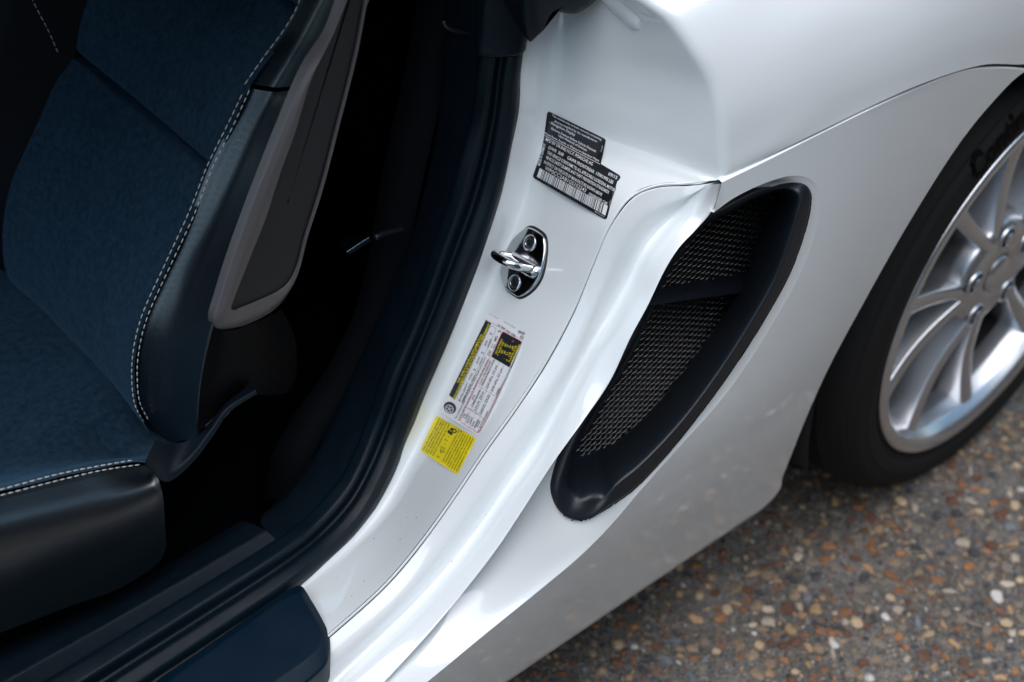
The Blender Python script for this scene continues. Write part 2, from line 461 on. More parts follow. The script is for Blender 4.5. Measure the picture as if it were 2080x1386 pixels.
for q in rv:
    i = np.argmin(np.hypot(p2[:, 0] - q.x, p2[:, 1] - q.y))
    sv.append(poly[i] if np.hypot(p2[i, 0] - q.x, p2[i, 1] - q.y) < 1e-5 else skin(q.x, q.y))
fc = np.array([(sum(rv[i].x for i in f) / 3, sum(rv[i].y for i in f) / 3) for f in rf]); okf = inside_many(fc, p2)
rf = [f for f, k in zip(rf, okf) if k]
side = mesh_obj('side_panel', sv, rf, M_paint, None, thick=.0)
side['label'] = 'white lower side panel between intake and wheel arch'
nrm = []
for q in sv:
    x, z, e = q[0], q[2], .002
    gx = (W(x + e, z) - W(x - e, z)) / (2 * e); gz = (W(x, z + e) - W(x, z - e)) / (2 * e)
    v = Vector((-gx, -1, -gz)).normalized(); nrm.append(v)
side.data.normals_split_custom_set_from_vertices(nrm)
under_car(side)
def ribbon(name, base, offs, mt, n=None):
    rows = [rounded(np.array([b + o for o in offs]), .006, 3, 5) for b in base]
    return under_car(sheet(name, np.array(rows), mt))
# the rocker panel goes on towards the front wheel
z_ = np.linspace(crease[0][2], rock[-1][2], 12)
pr_ = np.array([crease[0]] + [skin(crease[0][0] + (rock[-1][0] - crease[0][0]) * i / 11, z_[i]) for i in range(1, 11)] + [rock[-1], rock[-1] + [0, .016, -.019], rock[-1] + [0, .10, -.016]])
under_car(sheet('rocker_panel', np.array([pr_ + [-.75, 0, 0], pr_]), M_paint))
# rolled edge of the wheel arch, hem of the gap edge, underside of the rocker
rows = []
for i, b in enumerate(arch):
    d = np.array([b[0], 0, b[2] - .335]); d /= np.linalg.norm(d)
    rows.append(rounded([b, b - d * .013 + [0, .011, 0], b - d * .0135 + [0, .035, 0], b + d * .03 + [0, .06, 0]], [.003, .002], 3, 5))
under_car(sheet('arch_lip', np.array(rows), M_paint))
rows = []
for b in gapL[:-6]:
    rows.append(rounded([b + [0, .008, .0004], b + [0, .0034, .0014], b + [0, 0, 0]], [.0015], 3, 5))
under_car(sheet('panel_hem', np.array(rows), M_paint))
rows = []
for b in rock:
    rows.append(rounded([b, b + [0, .003, -.012], b + [.0, .016, -.019], b + [.0, .10, -.016]], [.006, .008], 3, 5))
under_car(sheet('rocker_underside', np.array(rows), M_paint))

# ---- scoop surface between lip and crease, with the intake opening
SLIP = [(640, 1530), (782, 1386), (880, 1278), (955, 1187), (1010, 1115), (1062, 1037), (1121, 945), (1190, 849), (1240, 775), (1281, 687), (1317, 620), (1345, 560), (1368, 522), (1385, 498), (1400, 481), (1414, 467), (1424, 458), (1433, 449), (1441, 441), (1446, 437)]
SCRE = CREASE_PX
cre_of = {}
rows = []
for k, (a, b) in enumerate(zip(SLIP, SCRE)):
    A = P(*a, y=-.8195) ; B = on_skin(*b)
    A2 = A + np.array([.004, .014, -.005])
    dip = .002 + .03 * sstep(3.5, 7, k) * (1 - sstep(14, 18.5, k))
    m = A2 + (B - A2) * .5 + np.array([0, dip, 0])
    m0 = A2 + (B - A2) * .12 + np.array([.0, .006 + dip * .7, 0])
    m2 = B + (A2 - B) * .10 + np.array([0, .0015, .0])
    rows.append([A2, m0, m, m2, B])
rows = np.array(rows)
rows = cr(rows, 18); rows[:, -1] = cr(np.array([on_skin(*q) for q in CREASE_PX]), 18)
scoop = np.swapaxes(cr(np.swapaxes(rows, 0, 1), 36), 0, 1)
scoop = np.concatenate([scoop[:1] + np.array([-.75, 0, 0]), scoop]); scoop_bvh = bvh_of(scoop)

BZ = [((1169, 1058), (1195, 1008), (1222, 910)), ((1196, 1055), (1225, 1003), (1240, 903)), ((1233, 1034), (1250, 983), (1263, 893)),
      ((1287, 997), (1290, 953), (1292, 866)), ((1340, 943), (1335, 910), (1318, 843)), ((1394, 879), (1387, 852), (1350, 808)),
      ((1447, 810), (1437, 787), (1388, 762)), ((1500, 735), (1485, 717), (1430, 708)), ((1554, 650), (1533, 640), (1472, 648)),
      ((1602, 564), (1574, 566), (1513, 578)), ((1634, 479), (1603, 487), (1545, 500)), ((1647, 425), (1618, 436), (1570, 452)),
      ((1647, 390), (1624, 405), (1588, 402)), ((1634, 375), (1616, 391), (1591, 388)), ((1607, 371), (1597, 384), (1577, 388)),
      ((1554, 384), (1550, 396), (1540, 402)), ((1474, 424), (1478, 432), (1482, 434)), ((1415, 458), (1421, 464), (1428, 468)),
      ((1352, 543), (1360, 547), (1366, 550)), ((1317, 618), (1324, 621), (1331, 625)), ((1284, 692), (1291, 696), (1298, 701)),
      ((1231, 783), (1238, 788), (1245, 793)), ((1180, 869), (1188, 876), (1194, 880)), ((1148, 943), (1160, 948), (1183, 899)),
      ((1133, 1007), (1155, 990), (1192, 911)), ((1145, 1045), (1172, 1008), (1206, 914))]
O_, R_, I_ = [], [], []; ylist = []
for k, (o, r, i) in enumerate(BZ):
    h = cast(scoop_bvh, o[0], o[1])
    ylist.append((h[0][1] if h is not None else -.81) - .0042)
ylist = np.array(ylist)
for _ in range(3): ylist = (np.roll(ylist, 1) + 2 * ylist + np.roll(ylist, -1)) / 4
for k, (o, r, i) in enumerate(BZ):
    yo = ylist[k]
    O_.append(P(*o, y=yo)); R_.append(P(*r, y=yo + .0035)); I_.append(P(*i, y=-.776))
O_, R_, I_ = (cr(np.array(q), 6, closed=True) for q in (O_, R_, I_))
outline_px = proj(O_)
cen_px = outline_px.mean(0)
bez = []
for o, r, i in zip(O_, R_, I_):
    inn = i - o
    deep = i + np.array([0, .03, 0])
    body = cr(np.array([o + (r - o) * .12, o + (r - o) * .6 + np.array([0, -.0008, 0]), r, r + (i - r) * .35 + np.array([0, .010, 0]), r + (i - r) * .7 + np.array([0, .012, 0]), i]), 6)
    bez.append(np.concatenate([[o + np.array([0, .012, 0]), o + np.array([0, .0015, 0])], body, [i + np.array([0, .004, 0]), deep]]))
intake = part('side_intake', 'black side air intake with wire mesh')
under_car(sheet('bezel', np.array(bez), M_bezel, None, closed=True), intake)
shr = proj(O_)
scoop_o = under_car(sheet('intake_scoop', scoop, M_paint, None, keep=lambda c: ~inside_many(proj(c), shr)))
scoop_o['label'] = 'white scooped surface round the air intake'
# dark duct behind the mesh
duct = np.stack([I_ + [0, .02, 0], I_ * .8 + I_.mean(0) * .2 + [.03, .12, 0], I_ * .1 + I_.mean(0) * .9 + [.04, .13, 0]], 1)
under_car(sheet('duct', duct, M_dark, None, closed=True, orient=False), intake)
# wire mesh: diamond lattice in the plane y = -0.776
ip = I_[:, [0, 2]]
mb = MB()
px_, pz_, sl_ = .0086, .0083, .347                 # pitch of the two strand families, slope of the crossing strands
x0, x1, z0, z1 = ip[:, 0].min() - .02, ip[:, 0].max() + .02, ip[:, 1].min() - .16, ip[:, 1].max() + .16
ipx = ip.mean(0) + (ip - ip.mean(0)) * 1.05
nx, nz = int((x1 - x0) / px_) + 2, int((z1 - z0) / pz_) + 2
segs = []
for i in range(nx):
    for j in range(nz):
        a = np.array([x0 + i * px_, z0 + j * pz_ + sl_ * i * px_]); segs.append((*a, a[0], a[1] + pz_, 1)); segs.append((*a, a[0] + px_, a[1] + sl_ * px_, 0))
segs = np.array(segs); segs = segs[inside_many((segs[:, :2] + segs[:, 2:4]) / 2, ipx)]
for ax_, az_, bx_, bz_, s in segs:
    d = np.array([bx_ - ax_, 0, bz_ - az_]); d /= np.linalg.norm(d)
    nn = np.array([-d[2], 0, d[0]]); w = .00062 if s == 0 else .00042
    a3 = np.array([ax_, -.776, az_]); b3 = np.array([bx_, -.776, bz_]); lift = np.array([0, -.0014, 0]) if s == 0 else np.array([0, .0006, 0])
    pts_ = [a3, a3 * .7 + b3 * .3 + lift, a3 * .3 + b3 * .7 + lift, b3]
    ring = [nn * w * math.cos(q) + np.array([0, -1.0, 0]) * w * math.sin(q) for q in (-.6, .35, 1.57, 2.79, 3.74)]
    mb.add(([p_ + q for p_ in pts_ for q in ring], [(5 * k + i, 5 * k + i + 1, 5 * k + i + 6, 5 * k + i + 5) for k in range(3) for i in range(4)]))
wm = mb.build('wire_mesh', M_wire, None, smooth=True); under_car(wm, intake); wm['kind'] = 'stuff'
# vane across the mesh
va = [P(1330, 583, y=-.774), P(1532, 549, y=-.774), P(1318, 604, y=-.798), P(1540, 573, y=-.798), P(1318, 622, y=-.805), P(1542, 592, y=-.805), P(1330, 600, y=-.772), P(1532, 566, y=-.772)]
vs = []
for t in np.linspace(0, 1, 12):
    vs.append(rounded([va[0] + (va[1] - va[0]) * t, va[2] + (va[3] - va[2]) * t, va[4] + (va[5] - va[4]) * t, va[6] + (va[7] - va[6]) * t], [.006, .004], 4, 6))
under_car(sheet('vane', np.array(vs), M_bezel), intake)

# ------------------------------------------------------------------ door aperture: weather strip, trims, sill plate
WS = [((-140, 1526), (100, 1530)), ((-40, 1466), (200, 1460)), ((88, 1386), (308, 1386)), ((330, 1240), (470, 1277)), ((558, 1099), (610, 1180)), ((623, 1049), (680, 1122)), ((688, 976), (740, 1055)),
      ((723, 911), (785, 975)), ((752, 835), (815, 905)), ((782, 749), (852, 808)), ((825, 660), (893, 705)), ((849, 598), (920, 640)), ((881, 501), (963, 533)),
      ((912, 403), (1005, 425)), ((935, 310), (1028, 346)), ((959, 231), (1046, 235)), ((968, 150), (1054, 160)), ((973, 85), (1066, 90)), ((976, 20), (1078, 35)), ((985, -60), (1095, -50))]
WIY = np.interp(range(20), [0, 4, 8, 12, 19], [-.615, -.615, -.585, -.575, -.570])
WOY = np.interp(range(20), [0, 4, 8, 12, 17, 19], [-.672, -.672, -.636, -.627, -.605, -.592])
SI = np.array([P(*a[0], y=y) for a, y in zip(WS, WIY)]); SO = np.array([P(*a[1], y=y) for a, y in zip(WS, WOY)])
def strip_rows(SI, SO, prof, rad):
    rows = []
    for k in range(len(SI)):
        a, o = SI[k], SO[k]
        t = SI[min(k + 1, len(SI) - 1)] + SO[min(k + 1, len(SI) - 1)] - SI[max(k - 1, 0)] - SO[max(k - 1, 0)]
        n = np.cross(t, o - a); n /= np.linalg.norm(n)
        if n @ (CAM - a) < 0: n = -n
        rows.append(rounded([a + (o - a) * s + n * h for s, h in prof], rad, 2, 5))
    return rows
seal = part('door_seal', 'black double-lipped rubber seal round the door opening')
prof = [(-.02, -.012), (0, .003), (.08, .0075), (.40, .011), (.49, .0), (.57, .0), (.66, .010), (.92, .008), (1.0, .001), (1.0, -.012)]
rad = [.003, .008, .008, .003, .003, .008, .008, .003]
g = cr(np.array(strip_rows(SI, SO, prof, rad)), 6)
under_car(sheet('rubber_strip', np.concatenate([g[:1] + np.array([-.75, 0, 0]), g]), M_rubber), seal)
# end cap of the seal at the pillar top
prof2 = [(-.06, -.01), (-.05, .012), (.05, .017), (.3, .020), (.62, .019), (.95, .014), (1.04, .004), (1.04, -.01)]
c0 = [SI[17] * .75 + SI[16] * .25, SI[17], SI[18], SI[19]]; c1 = [SO[17] * .85 + SO[16] * .15, SO[17], SO[18], SO[19]]
rows = strip_rows(np.array(c0), np.array(c1), prof2, .006)
rows = [rows[0] + (np.mean(rows[0], 0) - rows[0]) * .10 - (CAM - rows[0]) / 1.9 * .016] + rows
under_car(sheet('seal_end_cap', cr(np.array(rows), 5), M_rubber), seal)
# window seal hooked over the pillar top
hk = [(1070, 79), (1078, 60), (1086, 42), (1094, 26), (1104, 15), (1118, 13), (1136, 17), (1158, 20), (1172, 17), (1184, 10), (1196, 1), (1215, -16), (1235, -40), (1200, -80), (1120, -90), (1060, -70), (1058, 0), (1062, 50)]
hk = cr(np.array([P(a, b, y=-.655) for a, b in hk]), 4, closed=True)
cen = hk.mean(0)
hrow = np.stack([hk + [.03, .06, 0], hk + [.004, .012, 0], hk, hk * .97 + cen * .03 + [-.004, -.008, 0], hk * .6 + cen * .4 + [-.006, -.012, 0], hk * .02 + cen * .98 + [-.006, -.012, 0]], 1)
under_car(sheet('window_seal', hrow, M_rubber, None, closed=True), seal)

# pillar trim of grained plastic
TI = [(527, 1061), (575, 1018), (625, 950), (660, 885), (690, 818), (724, 742), (772, 638), (797, 575), (828, 500), (855, 410), (873, 330), (886, 269), (895, 180), (900, 100), (905, 30), (910, -60)]
TIY = np.interp(range(16), [0, 2, 5, 15], [-.575, -.545, -.525, -.515])
TI = np.array([P(*a, y=y) for a, y in zip(TI, TIY)])
rows = []
for k in range(16):
    s = SI[4 + k]; t = TI[k]
    rows.append(rounded([s + (t - s) * -.06 + [0, 0, -.006], s, t, t + np.array([.02, .018, -.012]), t + np.array([.10, .05, -.05])], [.002, .010, .02], 4, 6))
trim = part('pillar_trim', 'grained black plastic trim up the inside of the pillar')
under_car(sheet('trim_panel', cr(np.array(rows), 6), M_grain), trim)
# short bright moulding edge near the pillar top
pth = cr(R([(900, 44), (906, 54), (918, 61), (940, 66), (972, 73)], -.556), 5)
v, f = tube(pth, .0022, 8); under_car(mesh_obj('moulding_edge', v, f, M_bezel, orient=False), trim)
# sill trim
SR = [P(a, b, y=-.603) for a, b in [(-300, 1562), (-140, 1470), (11, 1384), (277, 1232), (540, 1077)]]
SN = [P(a, b, y=y) for a, b, y in [(-340, 1510, -.565), (-150, 1415, -.565), (0, 1330, -.565), (250, 1212, -.57), (508, 1062, -.575)]]
SW = [P(a, b, y=-.616) for a, b in [(-200, 1566), (-40, 1468), (88, 1390), (330, 1243), (562, 1098)]]
rows = []
for r_, n_, w_ in zip(SR, SN, SW):
    rows.append(rounded([w_ + [0, 0, -.006], w_, r_, n_, n_ + np.array([0, .02, -.012]), n_ + np.array([0, .05, -.10])], [.002, .004, .008, .01], 4, 6))
g = cr(np.array(rows), 6)
under_car(sheet('sill_trim', np.concatenate([g[:1] + np.array([-.6, 0, 0]), g]), M_grain))['label'] = 'black grained sill trim along the seat'
# sill plate
zt = .372
po = [(-760, 2130), (120, 1520), (300, 1394), (450, 1291), (600, 1190), (612, 1189), (632, 1217), (654, 1255), (669, 1290), (670, 1320), (664, 1346), (640, 1372), (560, 1432), (440, 1516), (250, 1650), (-640, 2290)]
pi = [(-730, 2132), (140, 1532), (306, 1408), (454, 1303), (596, 1206), (606, 1206), (622, 1230), (643, 1266), (656, 1292), (655, 1306), (646, 1320), (620, 1342), (540, 1398), (420, 1480), (240, 1608), (-640, 2240)]
O3 = np.array([P(a, b, z=zt - .004) for a, b in po]); I3 = np.array([P(a, b, z=zt + .004) for a, b in pi])
O3, I3 = cr(O3, 5, closed=True), cr(I3, 5, closed=True)
cen = I3.mean(0)
rows = [rounded([o + [0, 0, -.03], o, i, i * .85 + cen * .15, i * .0005 + cen * .9995], [.003, .004, .004], 3, 5) for o, i in zip(O3, I3)]
under_car(sheet('sill_plate', np.array(rows), M_plate, None, closed=True))['label'] = 'raised black plastic sill plate with rounded end'

# ------------------------------------------------------------------ seat
seat = part('seat', 'dark blue-black suede and leather sports seat with pale double stitching')
SEAM = [(320, 900), (296, 865), (275, 826), (269, 780), (271, 718), (288, 645), (338, 533), (385, 431), (423, 335), (465, 250), (496, 181), (538, 115), (569, 73), (611, 0), (655, -80), (720, -200), (790, -330)]
bk = cr(R(SEAM, -.47), 26)
def relief(name, p): pass
SEAMZ = (P(415, 345, y=-.47), P(545, 22, y=-.46))
rows = []
ys = np.linspace(-.478, -.19, 40)
zs1 = P(417, 345, y=-.47)[2]; zs2 = P(553, 26, y=-.46)[2]
for p in bk:
    row = []
    for y in ys:
        s = (y + .47) / .28
        pil = .014 * math.sin(math.pi * min(1, max(0, s)))            # slightly hollow
        g1 = math.exp(-((p[2] - zs1) / .0028) ** 2); g2 = math.exp(-((p[2] - zs2) / .0028) ** 2)
        puff = .012 * (1 - math.exp(-((p[2] - zs1) / .024) ** 2)) * (1 - math.exp(-((p[2] - zs2) / .024) ** 2))
        nrmv = np.array([-.78, 0, .62])
        wob = mnoise.noise(Vector((p[0] * 14, y * 14, p[2] * 14))) * .0028 + mnoise.noise(Vector((p[0] * 40, y * 40, p[2] * 40))) * .0006
        row.append(np.array([p[0], y, p[2]]) + nrmv * (puff - .010 - pil * .5 - .013 * g1 - .012 * g2 + wob) + np.array([0.02 * s, 0, 0]))
    rows.append(row)
rows = np.array(rows)
under_car(sheet('backrest_panel', rows, M_suede), seat)

# outer backrest bolster
BO = [((320, 900), (345, 897), (398, 893)), ((296, 865), (328, 872), (400, 872)), ((275, 826), (322, 832), (402, 838)), ((269, 780), (322, 780), (408, 780)), ((271, 718), (332, 705), (418, 725)), ((288, 645), (352, 640), (433, 661)),
      ((338, 533), (393, 533), (469, 533)), ((385, 431), (446, 428), (504, 435)), ((423, 335), (490, 332), (543, 335)), ((465, 250), (523, 254), (575, 255)), ((499, 178), (556, 188), (602, 183))]
SH = [((501, 170), (558, 178), (606, 176)), ((538, 115), (594, 120), (636, 120)), ((569, 73), (622, 72), (667, 72)), ((611, 0), (660, 0), (699, 0)), ((655, -80), (700, -80), (738, -80)), ((720, -200), (770, -200), (810, -200))]
def bolster(name, tab, lift):
    rows = []; yc = []
    n0 = np.array([-.83, -.20, .52])
    yy = np.linspace(-.58, -.46, 241)
    for s, c, o in tab:
        S_ = P(*s, y=-.47); yc.append(yy[np.argmin([abs((P(*c, y=q) - S_) @ n0 - lift) for q in yy])])
    yc = np.array(yc); yp = np.concatenate([yc[:1], yc, yc[-1:]]); yc = (yp[:-2] + 2 * yp[1:-1] + yp[2:]) / 4
    for (s, c, o), y in zip(tab, yc):
        S_, C_, Q = P(*s, y=-.47), P(*c, y=y), P(*o, y=-.577)
        rows.append(rounded([S_ + np.array([.03, .012, -.02]), S_, C_, Q, Q + np.array([.05, .012, -.005])], [.004, .014, .006], 5, 8))
    g = cr(np.array(rows), 6)
    for i in range(g.shape[0]):
        for j in range(g.shape[1]):
            g[i, j] += np.array([-.6, -.4, .6]) * mnoise.noise(Vector(g[i, j] * 18)) * .0006
    return under_car(sheet(name, g, M_leather), seat)
bolster('backrest_bolster', BO, .002)
bolster('shoulder_bolster', SH, .002)
# inboard bolster
rows = []
for p in bk[::26]:
    b = np.array([p[0] + .02, -.19, p[2]]); nv = np.array([-.78, 0, .62])
    rows.append(rounded([b - nv * .02, b - nv * .012, b + nv * .045 + [0, .075, 0], b + nv * .03 + [0, .12, 0], b - nv * .06 + [0, .14, 0]], [.01, .03, .03], 4, 6))
under_car(sheet('inboard_bolster', cr(np.array(rows), 4), M_leather_shaded), seat)

def stitches(name, px, y, pitch=.0082, ln=.0060, r=.00066, lift=.0012, pts=None):
    c = cr(R(px, y) if pts is None else pts, 12)
    d = np.concatenate([[0], np.cumsum(np.linalg.norm(np.diff(c, axis=0), axis=1))])
    mb = MB()
    for s in np.arange(0, d[-1] - ln, pitch):
        a = np.array([np.interp(s, d, c[:, i]) for i in range(3)]); b = np.array([np.interp(s + ln, d, c[:, i]) for i in range(3)])
        n = (CAM - a) / np.linalg.norm(CAM - a)
        m = (a + b) / 2 + n * lift
        mb.add(tube([a + n * lift * .1, a * .75 + b * .25 + n * lift, a * .25 + b * .75 + n * lift, b + n * lift * .1], [r * .6, r, r, r * .6], 5))
    o = under_car(mb.build(name, M_thread, None), seat); o['kind'] = 'stuff'
    return o
def shift(px, dx, dy): return [(a + dx, b + dy) for a, b in px]
row1 = [(292, 858), (274, 822), (268, 778), (270, 718), (287, 645), (337, 533), (384, 431), (422, 335), (464, 250), (497, 181)]
row2 = [(301, 853), (284, 818), (279, 776), (281, 720), (298, 648), (348, 536), (395, 435), (432, 340), (474, 255), (510, 176)]
stitches('stitch_row', row1, -.475, lift=.003)
stitches('stitch_row', row2, -.482, lift=.0095)
stitches('stitch_row', [(497, 172), (538, 113), (569, 72), (600, 22), (612, -10)], -.478, pitch=.0086, ln=.0064, lift=.004)
# side shell of the backrest
FRM = [((700, -10), (710, -10)), ((671, 69), (676, 72)), ((624, 142), (634, 160)), ((570, 269), (600, 270)), ((536, 354), (570, 352)), ((505, 435), (542, 440)), ((470, 533), (505, 533)), ((447, 607), (477, 605)),
       ((435, 650), (470, 626)), ((441, 668), (478, 632)), ((462, 671), (492, 627)), ((519, 653), (519, 616)), ((566, 622), (565, 595)), ((592, 584), (588, 576)), ((606, 548), (604, 546)),
       ((622, 485), (620.5, 484)), ((654, 384), (652.5, 383)), ((688, 253), (686.5, 253)), ((723, 114), (721.5, 114)), ((745, 0), (743.5, 0)), ((750, -20), (748.5, -20))]
rows = []
for o, i in FRM:
    a, b = P(*o, y=-.578), P(*i, y=-.584)
    rows.append(rounded([a + np.array([0, .01, 0]), a, a + (b - a) * .5 + np.array([0, -.003, 0]) * min(1, np.linalg.norm(b - a) / .012), b, b + np.array([0, .004, 0])], [.0015, .006, .0008], 3, 5))
under_car(sheet('shell_frame', cr(np.array(rows), 5), M_shellgrey), seat)
inn = cr(np.array([P(*i, y=-.5815) for o, i in FRM]), 5)
inn = np.concatenate([inn, [P(730, -60, y=-.5815)]])
cen = P(585, 410, y=-.5815)
under_car(sheet('shell_inset', np.stack([inn, inn * .5 + cen * .5, inn * .02 + cen * .98], 1), M_shelldark), seat)
# lower shell and back shell
LS = [[(433, 664), (418, 725), (408, 780), (403, 838), (400, 875)], [(462, 672), (455, 740), (445, 800), (432, 840), (420, 862)], [(519, 655), (510, 720), (500, 770), (485, 800), (470, 815)], [(572, 628), (600, 690), (600, 770), (590, 790), (580, 800)]]
rows = [cr(R(a, y), 6) for a, y in zip(LS, (-.576, -.581, -.574, -.55))]
under_car(sheet('lower_shell', cr(np.array(rows), 6), M_shellblack), seat)
bs = [P(a, b, y=-.582) for a, b in [(752, -20), (725, 115), (690, 254), (656, 385), (624, 487), (604, 560), (580, 620)]]
rows = [[p + np.array([0, .001, 0]), p + np.array([.001, .012, 0]), p + np.array([.02, .05, 0]), p + np.array([.05, .14, 0])] for p in bs]
under_car(sheet('back_shell', cr(np.array(rows), 6), M_shellblack), seat)
# recliner cover
HT = [(316, 894), (350, 902), (392, 890), (426, 858), (455, 818), (515, 782)]
HG = [(294, 938), (336, 968), (382, 932), (428, 872), (459, 830), (518, 792)]
HB = [(302, 950), (342, 982), (392, 942), (436, 884), (466, 840), (524, 800)]
rows = [cr(R(HT, -.574), 6), cr(R(HT, -.574), 6) * .5 + cr(R(HG, -.593), 6) * .5 + [-.001, -.001, .002], cr(R(HG, -.593), 6), cr(R(HB, -.596), 6), cr(R(HB, -.596), 6) + [.004, .012, -.006]]
under_car(sheet('recliner_cover', np.swapaxes(np.array([rounded([rows[0][i], rows[2][i], rows[3][i], rows[4][i]], [.006, .008], 4, 6) for i in range(len(rows[0]))]), 0, 1), M_grain), seat)
# cushion
CS = [(300, 938), (270, 940), (200, 953), (135, 969), (0, 1001), (-150, 1040), (-420, 1112), (-800, 1220)]
stp = R(CS, -.556)
rows = []; brow = []
xs0 = [stp[0][0] + .075, stp[0][0] + .03] + [p[0] for p in stp]
for k, x in enumerate(xs0):
    zst = stp[max(0, k - 2)][2] if k >= 2 else stp[0][2] - .022 * (2 - k)
    fade = 1.0 if k >= 2 else .5
    y_out = -.556 if k >= 2 else -.53
    row = [(x, y_out, zst), (x, -.535, zst - .010 * fade), (x, -.49, zst - .045 * fade), (x, -.43, .497), (x, -.33, .492), (x, -.19, .497), (x, -.10, .53)]
    rows.append(cr(np.array(row), 6))
rows = cr(np.array(rows), 8)
for i in range(rows.shape[0]):
    for j in range(rows.shape[1]):
        q = rows[i, j]; rows[i, j] = q + np.array([0, 0, 1]) * (mnoise.noise(Vector(q * 13)) * .005 + mnoise.noise(Vector(q * 36)) * .0012)
under_car(sheet('seat_cushion', rows, M_suede), seat)
BB = [((303, 942), (322, 972), (332, 1010)), ((283, 944), (310, 985), (320, 1040)), ((200, 956), (220, 1030), (230, 1100)), ((135, 972), (140, 1050), (140, 1130)), ((0, 1004), (0, 1085), (0, 1180)), ((-150, 1043), (-150, 1120), (-150, 1230)), ((-420, 1115), (-420, 1200), (-420, 1320))]
rows = []
for a, b, c in BB:
    A, B, C_ = P(*a, y=-.557), P(*b, y=-.592), P(*c, y=-.596)
    rows.append(rounded([A + np.array([0, .01, -.01]), A, B, C_, C_ + np.array([0, .01, -.08])], [.002, .022, .02], 5, 8))
g = cr(np.array(rows), 6)
under_car(sheet('cushion_bolster', g, M_leather), seat)
stitches('stitch_row', [(269, 935), (200, 947), (115, 964), (0, 995), (-100, 1020)], -.557, lift=.002, pitch=.0080, ln=.0062, r=.00075)
stitches('stitch_row', [(284, 944), (210, 955), (135, 972), (0, 1007), (-100, 1034)], -.561, lift=.003, pitch=.0080, ln=.0062, r=.0007)
stitches('stitch_row', None, None, pts=np.array(R([(58, -20), (66, 0), (80, 28), (98, 62), (120, 112)], -.175)), lift=.001, pitch=.009, ln=.0062)

# belt and tongue
belt = part('seat_belt', 'black seat belt with a steel tongue hanging by the pillar')
bp = cr(R([(892, -40), (886, 38), (862, 160), (832, 292), (803, 435), (785, 540), (755, 650), (700, 760), (630, 860), (588, 940), (575, 1030)], -.49), 6)
rows = [[p + np.array([-.012, .020, 0]), p + np.array([.0, .0, .0]), p + np.array([.012, -.020, 0])] for p in bp]
under_car(sheet('webbing', np.array(rows), M_belt, thick=.0012), belt)
tp = [P(a, b, y=-.515) for a, b in [(704, 512), (750, 482), (755, 490), (709, 519)]]
nn = np.array([-.3, -.1, .5]); nn /= np.linalg.norm(nn)
v = [p for p in tp] + [p - nn * .0025 + np.array([0, .02, 0]) for p in tp]
under_car(mesh_obj('tongue', v, [(0, 1, 2, 3), (4, 7, 6, 5), (0, 4, 5, 1), (1, 5, 6, 2), (2, 6, 7, 3), (3, 7, 4, 0)], M_chrome, smooth=False, bevel=.0006), belt)
v, f = tube(cr(R([(760, 485), (770, 479), (790, 473), (808, 469), (818, 466)], -.515), 4), [.002] + [.0042] * 15 + [.003], 10)
under_car(mesh_obj('tongue_grip', v, f, M_bezel, orient=False), belt)

# ------------------------------------------------------------------ cabin shell: roof, bulkhead, floor, tunnel, far side
def boxes(name, lst, mt, parent=None, bevel=.02):
    mb = MB()
    for b in lst: mb.add(box_mesh(*b))
    return under_car(mb.build(name, mt, None, smooth=False, bevel=bevel), parent)
boxes('cabin_floor', [(-1.3, 0, .19, 1.5, 1.12, .04)], M_carpet)
boxes('rear_bulkhead', [(-.52, .12, .62, .06, 1.25, .9)], M_carpet)
boxes('centre_tunnel', [(-1.3, 0, .36, 1.5, .20, .34)], M_carpet)
boxes('far_door_panel', [(-1.4, .72, .60, 1.5, .08, .75)], M_carpet)
boxes('dashboard', [(-2.10, 0, .50, .30, 1.3, .42)], M_carpet)
boxes('sill_body', [(-1.45, -.68, .22, .95, .13, .20)], M_carpet, bevel=.005)
boxes('passenger_seat', [(-.88, .33, .68, .14, .48, .62), (-1.2, .33, .38, .5, .48, .22)], M_carpet, bevel=.05)
# the open door, swung out towards the front: hinge at the front of the opening
door = part('open_door', 'opened door')
hd = np.array([-1.97, -.87]); ang = math.radians(-66); ca, sa = math.cos(ang), math.sin(ang)
def door_pt(a, t, z): return np.array([hd[0] + a * ca + t * sa, hd[1] + a * sa - t * ca, z])      # a along the door, t towards the cabin side
def door_skin(name, t0, bul, mt):
    rows = []
    for a in np.linspace(0, 1.16, 14):
        zb = .26 + .03 * a + .06 * max(0, a - .95) / .2; ztop = .90 + .03 * a
        e = .03 * max(0, (a - 1.06) / .1)
        rows.append([door_pt(a, t0 + bul * math.sin(math.pi * s) ** .7 * (1 - .6 * (a > 1.1)), zb + (ztop - zb) * s) for s in np.linspace(0, 1, 12)])
    return under_car(sheet(name, np.array(rows), mt, orient=False), door)
door_skin('outer_skin', .0, -.05, M_paint); door_skin('inner_panel', .09, .03, M_shelldark)
rows = []
for s in np.linspace(0, 1, 12): rows.append([door_pt(1.16, t, .327 + (.935 - .327) * s) for t in (0, .09)])
under_car(sheet('rear_edge', np.array(rows), M_paint, orient=False), door)
rows = []
for a in np.linspace(0, 1.16, 12): rows.append([door_pt(a, t, .90 + .03 * a) for t in (0, .09)])
under_car(sheet('top_rail', np.array(rows), M_rubber, orient=False), door)
rows = [[door_pt(a, .10 + .06 * math.sin(q), .60 + .035 * math.cos(q)) for q in np.linspace(0, math.pi, 8)] for a in np.linspace(.25, .95, 8)]
under_car(sheet('armrest', np.array(rows), M_leather, orient=False), door)
